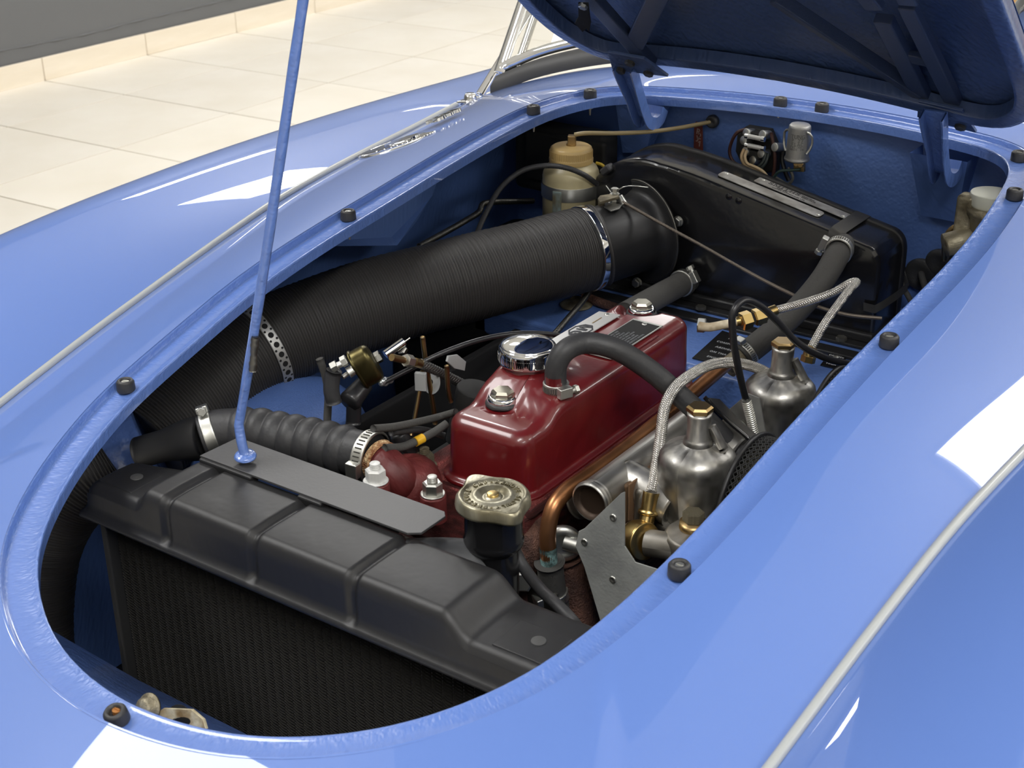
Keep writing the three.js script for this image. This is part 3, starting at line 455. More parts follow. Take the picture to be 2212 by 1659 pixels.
{
  const c = P(884, 1052, { y: .742 }), t = thing('thermostat_housing', 'faded red thermostat housing with three nuts at the hose end', 'housing', c.toArray());
  const base_ = P(884, 1062, { y: .740 }), out = P(815, 992, { y: .778 }), mid = P(850, 1012, { y: .776 });
  mesh('flange', (() => { const p = []; for (let i = 0; i < 60; i++) { const a = i / 60 * Math.PI * 2, r = .031 + .010 * Math.pow(Math.max(0, Math.cos(3 * (a - 2.55)) ), 3); p.push(V(base_.x + Math.cos(a) * r, .748, base_.z + Math.sin(a) * r)); } return slab(p, V(0, -1, 0), .020, .002); })(), redFaded, t);
  mesh('dome', merge([place(lathe([[.033, .744], [.032, .750], [.0305, .757], [.027, .765], [.021, .771], [.012, .7745], [0, .7755]], 40), [base_.x, 0, base_.z]), sweep([base_.clone().setY(.746), mid.clone().lerp(base_, .35).setY(.756), mid.clone().setY(.769), out], (s, u) => lerp(.0205, .0190, u), { step: .003, radial: 28 })]), redFaded, t);
  mesh('corroded_rim', sweep([out.clone().lerp(mid, .42), out.clone().lerp(mid, .02)], s => .0200 + .0004 * Math.sin(s * 900), { step: .0012, radial: 34, caps: false }), phys({ map: again(mottle([112, 62, 30], [224, 196, 152], N1), 22), roughness: .9, bumpMap: again(bumpGrain, 20), bumpScale: .002 }), t, 'crusty orange and white corrosion at the outlet');
  [[812, 1040, { z: .096 }, 1], [935, 1068, { y: .7575 }, 0], [918, 1006, { y: .7575 }, 2]].forEach(([px, py, on, kind]) => {
    const p = P(px, py, on), m = kind === 1 ? phys({ map: again(mottle([200, 200, 196], [240, 240, 238]), 20), roughness: .6, metalness: .3 }) : kind === 2 ? M.dirty : M.zinc;
    mesh('boss', place(lathe([[.0128, -.026], [.0126, -.002], [.0115, 0], [0, 0]], 26), p), redFaded, t); const n = mesh('nut', merge([place(lathe([[0, 0], [.0115, 0], [.0118, .0012], [.0110, .002], [0, .002]], 26), p), hex(.0095, .0115, V(0, 1, 0), p.clone().add(V(0, .002, 0)))]), m, t, kind === 1 ? 'nut crusted white' : undefined);
    mesh('stud', merge([0, 1, 2, 3].map(k => place(lathe([[0, 0], [.0044, 0], [.0050, .0008], [.0044, .0016], [0, .0017]], 16), p.clone().add(V(0, .0135 + k * .0014, 0))))), m, n);
  });
}

// ---------------------------------------------------------------- rocker cover
const rock = thing('rocker_cover', 'glossy dark red rocker cover with chrome filler cap and two plates', 'rocker cover', [0, .743, -.16]);
{
  const x0 = -.049, x1 = .0475, z0 = -.323, z1 = .0, R = .020, B1 = P(1086, 866, { y: .812 }), B2 = P(1386, 672, { y: .818 }), CAP = P(1140, 800, { y: .826 }), HO = P(1199, 856, { y: .818 });
  const topY = (x, z) => {
    const d1 = Math.hypot(x - B1.x, z - B1.z), d2 = Math.hypot(x - B2.x, z - B2.z), dc = Math.hypot(x - CAP.x, z - CAP.z);
    let y = .8095 + .0130 * smooth(-.040, -.066, z) ; y -= .0020 * smooth(.026, .018, d1) ; y -= .0085 * smooth(.026, .019, d2); y += .004 * smooth(.060, .030, dc) * smooth(-.045, -.07, z); y += .006 * smooth(.040, .0255, dc); return y;
  };
  const outline = (d, n = 160) => { const a = x0 + d, b = x1 - d, c = z0 + d, e = z1 - d, r = Math.max(.003, R - d), p = []; const seg = [[b - r, e - r, 0], [a + r, e - r, 1], [a + r, c + r, 2], [b - r, c + r, 3]]; const arc = 10, along_ = n / 4 - arc; seg.forEach(([cx, cz, q], i) => { for (let k = 0; k <= arc; k++) { const t = (q + k / arc) * Math.PI / 2; p.push([cx + Math.cos(t) * r, cz + Math.sin(t) * r]); } const nx = seg[(i + 1) % 4], t1 = (q + 1) * Math.PI / 2, A = [cx + Math.cos(t1) * r, cz + Math.sin(t1) * r], Bq = [nx[0] + Math.cos(t1) * r, nx[1] + Math.sin(t1) * r]; for (let k = 1; k < along_; k++) p.push([lerp(A[0], Bq[0], k / along_), lerp(A[1], Bq[1], k / along_)]); }); p.push(p[0]); return p; };
  const rows = [], lev = (y, d) => rows.push(outline(d).map(([x, z]) => V(x, y, z)));
  lev(.7430, .001); lev(.7430, -.0068); lev(.7440, -.0075); lev(.7462, -.0075); lev(.7475, -.0066); lev(.7480, -.0035); lev(.7492, -.0012); lev(.7520, 0); lev(.765, 0); lev(.778, .0004); lev(.788, .0009);
  const Rr = .0135; for (let k = 0; k <= 9; k++) { const t = k / 9 * Math.PI / 2, d = .0012 + Rr * (1 - Math.cos(t)), h = Rr * (1 - Math.sin(t)); rows.push(outline(d).map(([x, z]) => V(x, Math.max(.790 + k * .0005, topY(x, z) - h), z))); }
  for (let k = 1; k <= 22; k++) { const d = .0147 + (.0482 - .0147) * k / 22; rows.push(outline(Math.min(d, .0480)).map(([x, z]) => V(x, topY(x, z), z))); }
  mesh('cover', grid(rows, { flip: true }), redPaint, rock);
  // edges pressed into the flank below the breather
  for (const [B, lift] of [[B1, .8085], [B2, .8135]]) {
    const p = V(B.x, lift, B.z);
    mesh('grommet', place(lathe([[0, 0], [.0168, 0], [.0172, .002], [.0160, .0045], [.0130, .0052], [0, .0052]], 34), p), M.rubber, rock);
    mesh('cup_washer', place(lathe([[.0128, .0040], [.0148, .0040], [.0152, .0052], [.0146, .0082], [.0130, .0098], [.0118, .0098], [.0112, .0088], [0, .0088]], 36), p), M.chrome, rock);
    mesh('bolt', merge([hex(.0112, .0072, V(0, 1, 0), p.clone().add(V(0, .0088, 0)), .35)]), phys({ color: lin(.42, .40, .33), metalness: 1, roughness: .38 }), rock);
  }
  const cb = [CAP.x, 0, CAP.z];
  mesh('filler_neck', place(lathe([[.0300, .8255], [.0270, .8285], [.0248, .832], [.0242, .836], [.0242, .8405]], 44), cb), redPaint, rock);
  const cpr = []; for (let k = 0; k <= 12; k++) { const t = k / 12; cpr.push([.0268 * Math.sqrt(1 - t * t * .999), .8535 + .0062 * t]); }
  const capm = mesh('filler_cap', place(lathe([[.0245, .8360], [.0278, .8362], [.0286, .8368], [.0289, .8385], [.0289, .8490], [.0286, .8515], [.0278, .8530], ...cpr], 72), cb), M.chrome, rock, 'domed chrome oil filler cap');
  const kn = []; for (let k = 0; k < 90; k++) { const a = k / 90 * Math.PI * 2; kn.push(place(new THREE.BoxGeometry(.0005, .0066, .0010), [0, 0, 0], [0, -a, 0]).translate(cb[0] + Math.cos(a) * .0290, .8430, cb[2] + Math.sin(a) * .0290)); } mesh('knurling', kn, M.chrome, capm);
  // breather hose stub of the cover
  mesh('breather_stub', place(lathe([[.0135, .816], [.0115, .820], [.0095, .826], [.0095, .84]], 28), [HO.x, 0, HO.z]), redPaint, rock);
  // plates
  const yP = (x, z) => topY(x, z) + .0006;
  const plateQ = [[1333, 674], [1409, 699], [1300, 795], [1216, 767]].map(([a, b]) => P(a, b, { y: .8235 }));
  const xs0 = -.004, plateFrom = (xa, xb, za, zb) => [V(xa, .8236, za), V(xb, .8236, za), V(xb, .8236, zb), V(xa, .8236, zb)];
  const A = plateFrom(-.0020, .0345, -.276, -.172), Bq = plateFrom(-.0455, -.0175, -.252, -.140);
  const pA = mesh('instruction_plate', slab(A, V(0, 1, 0), .0012, .0004), M.zinc, rock, 'small black plate with lines of print');
  mesh('enamel', slabBox(-.0002, .0327, .8240, .82505, -.272, -.175), M.blackMatt, pA);
  const lineMat = phys({ color: lin(.16, .17, .18), roughness: .5 }), text = ['VALVE CLEARANCE WITH', 'ENGINE HOT OR COLD', 'SET INLET AND EXHAUST', 'RUN THE ENGINE WARM', 'CHECK OIL LEVEL WHEN', 'COLD AND KEEP CLEAN', 'USE GRADE 30', 'SEE THE HANDBOOK'];
  for (let k = 0; k < 8; k++) mesh('print_line', onFace(letters(text[k], .0021, .00012).scale(1.45, 1, 1), V(.0298 - k * .0038, .82515, -.2190 + (k % 3) * .003), V(0, 0, 1), V(0, 1, 0)), lineMat, pA);
  const pB = mesh('maker_plate', slab([V(-.0450, .8222, -.276), V(-.0180, .8240, -.276), V(-.0180, .8240, -.150), V(-.0450, .8222, -.150)], V(-.07, 1, 0), .0012, .0003), phys({ color: lin(.62, .62, .61), metalness: .6, roughness: .42 }), rock, 'silver plate with an octagonal emblem');
  const nB = V(-.068, .99, 0).normalize(), oB = V(-.0315, .8246, -.218), inkM = phys({ color: lin(.02, .022, .03), roughness: .5 });
  { const s = new THREE.Shape(), h = new THREE.Path(), oc = (q, r) => { for (let k = 0; k <= 8; k++) { const a = (k + .5) / 8 * Math.PI * 2; k ? q.lineTo(Math.cos(a) * r * 1.45, Math.sin(a) * r) : q.moveTo(Math.cos(a) * r * 1.45, Math.sin(a) * r); } }; oc(s, .0122); oc(h, .0106); s.holes.push(h);
    mesh('emblem', merge([onFace(new THREE.ExtrudeGeometry(s, { depth: .0003, bevelEnabled: false }), oB, V(0, 0, 1), nB), onFace(letters('MG', .0125, .0003).scale(1.15, 1, 1), oB, V(0, 0, 1), nB)]), inkM, pB); }
  mesh('slot', onFace(new THREE.BoxGeometry(.018, .0012, .0003), V(-.0315, .8247, -.250), V(0, 0, 1), nB), M.brassDull, pB);
  for (const [x, z, pm, y] of [[.0163, -.268, pA, .8248], [.0163, -.180, pA, .8248], [-.0315, -.270, pB, .8243], [-.0315, -.158, pB, .8243]]) mesh('rivet', place(lathe([[.0030, 0], [.0028, .0008], [.0016, .0014], [0, .0015]], 16), [x, y, z]), M.zinc, pm);
  // ridge at the end of the plates
  mesh('pressed_ridge', sweep([V(.040, .8222, -.175), V(.0405, .8222, -.255)], .0012, { radial: 8 }), redPaint, rock);
}

// breather hose arching from the rocker cover towards the front air filter
{
  const HO = P(1199, 858, { y: .8165 }), t = thing('breather_hose', 'thick black rubber breather hose arching off the red rocker cover', 'hose', HO.toArray());
  const pts = [HO, P(1200, 822, { x: HO.x }), P(1203, 785, { x: HO.x + .001 }), P(1222, 757, { x: HO.x + .006 }), P(1262, 741, { x: .042 }), P(1325, 752, { x: .066 }), P(1400, 797, { x: .094 }), P(1470, 856, { x: .122 }), P(1540, 922, { x: .152 }), P(1600, 985, { x: .180 }), P(1640, 1020, { x: .203 })];
  mesh('hose', sweep(pts, .0106, { step: .003, radial: 28 }), M.rubber, t);
  clamp_(t, P(1201, 836, { x: HO.x }), V(0, 1, 0), .0112, .0105, V(.85, 0, .35), M.zinc, 1.05);
}
// copper heater return pipe along the flank of the engine
{
  const t = thing('copper_pipe', 'bent brown copper water pipe along the engine between rocker cover and carburettors', 'pipe', P(1185, 1210, { x: .075 }).toArray());
  mesh('pipe', sweep([P(1570, 785, { x: .086 }), P(1500, 845, { x: .086 }), P(1430, 905, { x: .086 }), P(1345, 974, { x: .086 }), P(1262, 1034, { x: .085 }), P(1222, 1062, { x: .084 }), P(1196, 1095, { x: .083 }), P(1184, 1145, { x: .082 }), P(1185, 1205, { x: .082 }), P(1187, 1222, { x: .082 })], .0077, { step: .003, radial: 24 }), M.copper, t);
  mesh('verdigris', sweep([P(1184, 1180, { x: .082 }), P(1186, 1216, { x: .082 })], s => .0080 + .0001 * Math.sin(s * 500), { step: .002, radial: 24, caps: false }), phys({ map: again(mottle([38, 52, 50], [140, 178, 176], N1), 16), roughness: .8 }), t, 'blue-green corrosion at the pipe end');
}
{
  const t = thing('lower_hose', 'short black rubber hose with clip under the corroded end of the copper pipe', 'hose', P(1205, 1330, { x: .076 }).toArray());
  const a = P(1187, 1214, { x: .0825 }), b = P(1196, 1280, { x: .083 }), c = P(1222, 1370, { x: .085 });
  mesh('hose', sweep([a, b, c], (s, u) => .0125 + .0022 * (1 - smooth(0, .06, u)), { step: .003, radial: 24 }), M.rubberGrey, t);
  clamp_(t, P(1196, 1284, { x: .083 }), b.clone().sub(a), .0128, .010, V(-.5, .1, .9), M.zinc);
}

// ---------------------------------------------------------------- inlet manifold, carburettors, heat shields, air filters
{
  const t = thing('inlet_manifold', 'grey alloy inlet manifold tube with an open front end beside the copper pipe', 'manifold', [.115, .74, -.1]);
  const f = P(1273, 1086, { x: .116 }), b = P(1502, 912, { x: .120 }), d = b.clone().sub(f).normalize();
  mesh('tube', along(lathe([[.0172, 0], [.0190, .0008], [.0196, .004], [.0192, .0075], [.0182, .012], [.0182, f.distanceTo(b)], [0, f.distanceTo(b)]], 44), d, f), M.alloy, t);
  mesh('core_plug', along(lathe([[0, .0055], [.0130, .0050], [.0138, .003], [.0150, .0012], [.0172, 0]], 40), d, f), phys({ color: lin(.06, .04, .028), metalness: .6, roughness: .5 }), t, 'dark recessed end plug');
  for (const k of [.30, .95]) { const p = f.clone().lerp(b, k); mesh('branch', sweep([p, p.clone().add(V(.030, -.004, .004)), p.clone().add(V(.058, -.012, .006))], .0185, { radial: 26 }), M.alloy, t); mesh('port', sweep([p, p.clone().add(V(-.022, -.024, 0)), p.clone().add(V(-.05, -.045, 0))], .016, { radial: 22 }), M.alloyDull, t); }
}
const carbParts = (o, front) => {
  const pot = mesh('dashpot', lathe([[.0275, -.0170], [.0285, -.0150], [.0300, -.0080], [.0328, .006], [.0353, .020], [.0362, .032], [.0360, .0400], [.0345, .0465], [.0305, .0515], [.0240, .0548], [.0175, .0570], [.0130, .0592], [.0128, .0600]], 64), M.alloy, o);
  mesh('neck', lathe([[.0140, .0575], [.0138, .0610], [.0126, .0632], [.0112, .0650], [.0106, .0740], [.0110, .0860], [.0114, .0905], [0, .0905]], 44), M.alloy, o);
  mesh('damper_cap', merge([hex(.0122, .0055, V(0, 1, 0), V(0, .0905, 0), .35)]), M.brassDull, o, 'hexagonal brass damper cap');
  const va = V(.0105, .0765, -.0035), vb = V(.0225, .0560, -.006); mesh('vent_pipe', merge([rod(va, vb, .0046, 18), along(new THREE.CylinderGeometry(.0046, .0046, .004, 18), vb.clone().sub(va), vb)]), M.alloy, o);
  mesh('flange_ring', lathe([[.0270, -.0170], [.0345, -.0175], [.0362, -.0195], [.0362, -.0275], [.0330, -.0295], [0, -.0295]], 48), M.alloyDull, o);
  mesh('throttle_body', merge([along(lathe([[0, -.052], [.029, -.052], [.030, -.048], [.030, -.040], [.024, -.036], [.024, .030], [.031, .034], [.031, .044], [0, .044]], 36), V(1, 0, 0), V(-.002, -.045, 0)), box(.052, .026, .062, [0, -.037, 0], null, .006), box(.010, .066, .074, [-.040, -.018, 0], null, .005)]), M.alloyDull, o);
  for (const z of [-.026, .026]) mesh('flange_nut', hex(.0065, .007, V(1, 0, 0), V(-.035, .002, z)), M.darksteel, o);
  mesh('jet_housing', lathe([[0, -.110], [.008, -.108], [.009, -.088], [.014, -.082], [.015, -.062]], 24), M.brassDull, o);
  return o;
};
const carb1 = thing('carburettor', 'silver carburettor nearest the radiator with brass hexagonal damper cap', 'carburettor', [.186, .757, -.0755], 'pair of carburettors'); base.delete(carb1); carbParts(carb1);
const carb2 = carb1.clone(); carb2.name = numbered('carburettor'); scene.add(carb2); carb2.position.set(.184, .757, -.250); carb2.userData.label = 'silver carburettor nearer the heater, under the steel braided line';

{ // front heat shield: flat grey plate with rivets
  const t = thing('heat_shield', 'flat grey metal plate with small rivets in front of the nearest carburettor', 'heat shield', P(1300, 1240, { z: .012 }).toArray()), Z = .012;
  const q = (a, b) => P(a, b, { z: Z });
  mesh('plate', slab([q(1341, 1066), q(1349, 1063), q(1349, 1180), q(1372, 1215), q(1450, 1240), q(1440, 1400), q(1320, 1420), q(1262, 1225), q(1243, 1180), q(1250, 1148), q(1262, 1142)], V(0, 0, -1), .0016, .0004), phys({ map: again(mottle([150, 152, 150], [182, 184, 180]), 5), metalness: .25, roughness: .5, bumpMap: again(bumpGrain, 8), bumpScale: .0002 }), t);
  for (const [a, b] of [[1325, 1118], [1263, 1171], [1324, 1252]]) mesh('rivet', along(lathe([[.0036, 0], [.0034, .0010], [.0022, .0014], [.0014, .0006], [0, .0006]], 20), V(0, 0, 1), q(a, b)), M.zinc, t);
  mesh('insulator', box(.0060, .064, .070, [.1352, .743, -.0700], null, .003), phys({ color: lin(.10, .055, .025), roughness: .7 }), t, 'brown insulating spacer'); mesh('gasket', box(.0020, .070, .078, [.1400, .743, -.0720], null, .0009), phys({ color: lin(.16, .09, .045), roughness: .85 }), t);
}
{ // shield between the two carburettors
  const t = thing('heat_shield', 'grey metal plate standing between the two carburettors', 'heat shield', P(1595, 880, { z: -.19 }).toArray()), q = (a, b) => P(a, b, { z: -.205 });
  mesh('plate', slab([q(1568, 890), q(1615, 850), q(1640, 860), q(1655, 940), q(1640, 1010), q(1560, 985)], V(0, 0, -1), .0016, .0004), phys({ map: again(mottle([132, 132, 130], [170, 170, 166]), 6), metalness: .5, roughness: .5 }), t);
  mesh('bolt', hex(.006, .005, V(0, 0, 1), q(1606, 918)), M.zinc, t);
  const st = [P(1522, 858, { x: .145 }), P(1568, 905, { x: .165 }), P(1620, 950, { x: .190 })]; mesh('dark_strip', grid(st.map(p => [p, p.clone().add(V(.010, -.004, -.012))])), M.blackGloss, t); mesh('edge', sweep(st, .0022, { radial: 8 }), M.blackGloss, t);
}
const meshHex = (r, z0, z1, parent, mat) => { const g = []; const n = 64, m = 6; for (let j = 0; j < m; j++) for (let i = 0; i < n; i++) { const a = (i + (j % 2) / 2) / n * Math.PI * 2, da = Math.PI / n * 1.0, x = lerp(z0, z1, (j + .5) / m), w = (z1 - z0) / m / 2; for (const s of [-1, 1]) { const A = V(x, Math.cos(a - da) * r, Math.sin(a - da) * r), B = V(x + s * w * 1.1, Math.cos(a) * r, Math.sin(a) * r), C = V(x, Math.cos(a + da) * r, Math.sin(a + da) * r); g.push(rod(A, B, .0007, 4), rod(B, C, .0007, 4)); } } const o = mesh('wire_mesh', g, mat, parent); o.userData.kind = 'stuff'; };
[[.250, .764, -.0860, 'round black air filter with wire mesh rim beside the nearest carburettor'], [.250, .764, -.2600, 'round black air filter half hidden behind the far carburettor']].forEach(([x, y, z, label], k) => {
  const t = thing('air_filter', label, 'air filter', [x, y, z]); base.delete(t);
  mesh('end_plate', merge([along(lathe([[0, -.019], [.058, -.019], [.0660, -.0175], [.0668, -.0150], [.0650, -.0135], [.0630, -.0135], [0, -.0140]], 64), V(1, 0, 0), V(0, 0, 0)), along(lathe([[0, .019], [.058, .019], [.0660, .0175], [.0668, .0150], [.0650, .0135], [.0630, .0135], [0, .0140]], 64), V(1, 0, 0), V(0, 0, 0))]), M.blackPaint, t);
  mesh('element', along(lathe([[.055, -.0138], [.055, .0138]], 60), V(1, 0, 0), V(0, 0, 0)), phys({ color: lin(.05, .045, .03), roughness: .95, bumpMap: again(bumpGrain, 20), bumpScale: .002 }), t);
  meshHex(.0628, -.0135, .0135, t, M.blackMatt);
});

// braided fuel lines with brass ends
const braidN = 64, braid = tex(64, (x, y) => { const u = (x / 64 * 4) % 1, v = (y / 64 * 4) % 1, a = Math.abs(Math.sin((u + v) * Math.PI)), b = Math.abs(Math.sin((u - v) * Math.PI)), over = ((Math.floor(u + v) + Math.floor(u - v + 8)) % 2) ? a : b; return clamp(60 + 190 * Math.pow(over, .7)); });
const braidMat = phys({ color: lin(.74, .71, .66), metalness: 1, roughness: .34, bumpMap: again(braid, 110, 110), bumpScale: .0009 }), braidDark = phys({ color: lin(.20, .20, .19), metalness: .8, roughness: .45, bumpMap: again(braid, 60, 60), bumpScale: .0012 });
const braidR = r => (s, u, a) => r + .00010 * Math.sin(s * 3200 + a * 8) + .00010 * Math.sin(s * 3200 - a * 8);
{
  const t = thing('fuel_line', 'steel braided fuel line kinked in a sharp bend in front of the heater', 'fuel line', P(1745, 775, { x: .20 }).toArray());
  const u0 = P(1744, 782, { x: .198 }), u1 = P(1752, 752, { x: .199 }), k = P(1846, 612, { x: .200 });
  mesh('line', sweep([u1, P(1780, 702, { x: .2 }), P(1815, 652, { x: .2 }), P(1838, 622, { x: .2 }), P(1850, 609, { x: .2 }), P(1840, 610, { x: .196 }), P(1800, 632, { x: .180 }), P(1750, 650, { x: .160 }), P(1700, 664, { x: .138 }), P(1676, 670, { x: .128 })], braidR(.0043), { step: .0006, radial: 20 }), braidMat, t);
  mesh('ferrule', merge([rod(u0, u1, .0064, 20), hex(.0075, .007, u1.clone().sub(u0), u0)]), M.brass, t);
  const b0 = P(1676, 670, { x: .128 }), b1 = P(1640, 683, { x: .117 }), b2 = P(1612, 690, { x: .108 }), b3 = P(1592, 695, { x: .100 }), d = b2.clone().sub(b0).normalize();
  mesh('union', merge([rod(b0, b1, .0062, 20), hex(.0092, .013, d, b1.clone().addScaledVector(d, -.006), .1), hex(.0100, .011, d, b1.clone().addScaledVector(d, .011), .1), rod(b2, b3, .0052, 18)]), M.brass, t, 'brass union with two hexagons');
  mesh('end_sleeve', sweep([b3, P(1560, 702, { x: .088 }), P(1530, 707, { x: .076 }), P(1510, 704, { x: .066 })], .0047, { radial: 16 }), phys({ map: again(mottle([150, 132, 104], [214, 204, 182]), 18), roughness: .6 }), t, 'weathered whitish sleeve'); mesh('end_nut', hex(.0085, .008, V(.6, 0, -.2), P(1508, 702, { x: .060 })), M.zinc, t);
}
{
  const t = thing('fuel_line', 'steel braided fuel line looping between the two carburettors down to a brass banjo', 'fuel line', P(1405, 1090, { x: .158 }).toArray());
  const e0 = P(1407, 1066, { x: .158 });
  mesh('line', sweep([P(1668, 812, { x: .165 }), P(1640, 797, { x: .155 }), P(1590, 784, { x: .142 }), P(1540, 787, { x: .132 }), P(1490, 811, { x: .127 }), P(1455, 842, { x: .126 }), P(1436, 880, { x: .129 }), P(1428, 935, { x: .136 }), P(1419, 1000, { x: .147 }), e0], braidR(.0054), { step: .0007, radial: 22 }), braidMat, t);
  const a = P(1408, 1062, { x: .158 }), b = P(1400, 1112, { x: .159 }), c = P(1394, 1138, { x: .160 }), j = P(1382, 1166, { x: .1625 }), ax = P(1410, 1176, { x: .180 }).sub(P(1360, 1158, { x: .150 })).normalize();
  mesh('ferrule', merge([along(lathe([[.0080, 0], [.0082, .002], [.0075, a.distanceTo(b) * .75], [.0095, a.distanceTo(b) * .82], [.0100, a.distanceTo(b) * .95], [.0080, a.distanceTo(b)], [0, a.distanceTo(b)]], 12), b.clone().sub(a), a), rod(b, c, .0068, 20)]), M.brass, t);
  mesh('banjo', along(lathe([[0, -.0095], [.0100, -.0095], [.0168, -.0085], [.0176, -.0060], [.0176, .0060], [.0168, .0085], [.0100, .0095], [0, .0095]], 40), ax, j), M.brass, t); const bh = j.clone().addScaledVector(ax, -.017);
  mesh('banjo_bolt', merge([along(lathe([[.0120, 0], [.0150, .001], [.0150, .006], [0, .006]], 30), ax, j.clone().addScaledVector(ax, -.0155)), hex(.0125, .007, ax.clone().negate(), j.clone().addScaledVector(ax, -.0150))]), phys({ color: lin(.30, .20, .12), metalness: 1, roughness: .35 }), t);
}
{
  const t = thing('float_chamber', 'cast alloy float chamber with hexagon top nut near the gutter', 'float chamber', P(1450, 1190, { x: .20 }).toArray());
  const c0 = P(1398, 1172, { x: .170 }), c1 = P(1500, 1188, { x: .214 });
  mesh('inlet_arm', rod(c0, c1, .0125, 34), M.alloyDull, t); mesh('bowl', place(lathe([[0, -.065], [.024, -.062], [.026, -.05], [.026, -.010], [.029, -.008], [.029, .002], [.026, .005], [.010, .008], [0, .008]], 44), P(1505, 1160, { y: .745 })), M.alloyDull, t);
  const n = P(1497, 1132, { y: .757 }); mesh('top_nut', hex(.0098, .0095, V(0, 1, 0), n.clone().add(V(0, .004, 0))), M.dirty, t); mesh('copper_washer', place(lathe([[0, -.006], [.0115, -.006], [.0125, -.003], [.0120, .003], [0, .0045]], 30), n), M.brassDull, t);
  mesh('lug', slab([[1353, 1190], [1375, 1180], [1388, 1205], [1380, 1222], [1360, 1218]].map(([a, b]) => P(a, b, { x: .157 })), V(1, 0, 0), .004, .0006), M.zinc, t); mesh('lug_bolt', hex(.0062, .006, V(-1, 0, .2), P(1366, 1207, { x: .156 })), M.brassDull, t);
}
// throttle cable: black sheath arching, then a spring running down
{
  const t = thing('throttle_cable', 'thin black cable looping up between the carburettors, with a spring at its end', 'cable', P(1615, 870, { x: .155 }).toArray());
  mesh('sheath', sweep([P(1900, 790, { x: .25 }), P(1830, 785, { x: .232 }), P(1775, 770, { x: .222 }), P(1725, 742, { x: .205 }), P(1680, 695, { x: .190 }), P(1640, 660, { x: .180 }), P(1605, 650, { x: .174 }), P(1584, 672, { x: .171 }), P(1583, 720, { x: .171 }), P(1596, 800, { x: .173 }), P(1612, 864, { x: .176 })], .0035, { step: .003, radial: 14 }), M.rubberShine, t);
  mesh('spring', sweep([P(1611, 862, { x: .176 }), P(1622, 905, { x: .179 }), P(1634, 958, { x: .183 })], (s) => .0044 + .0007 * Math.sin(s * 2600), { step: .0004, radial: 16 }), M.zinc, t);
}

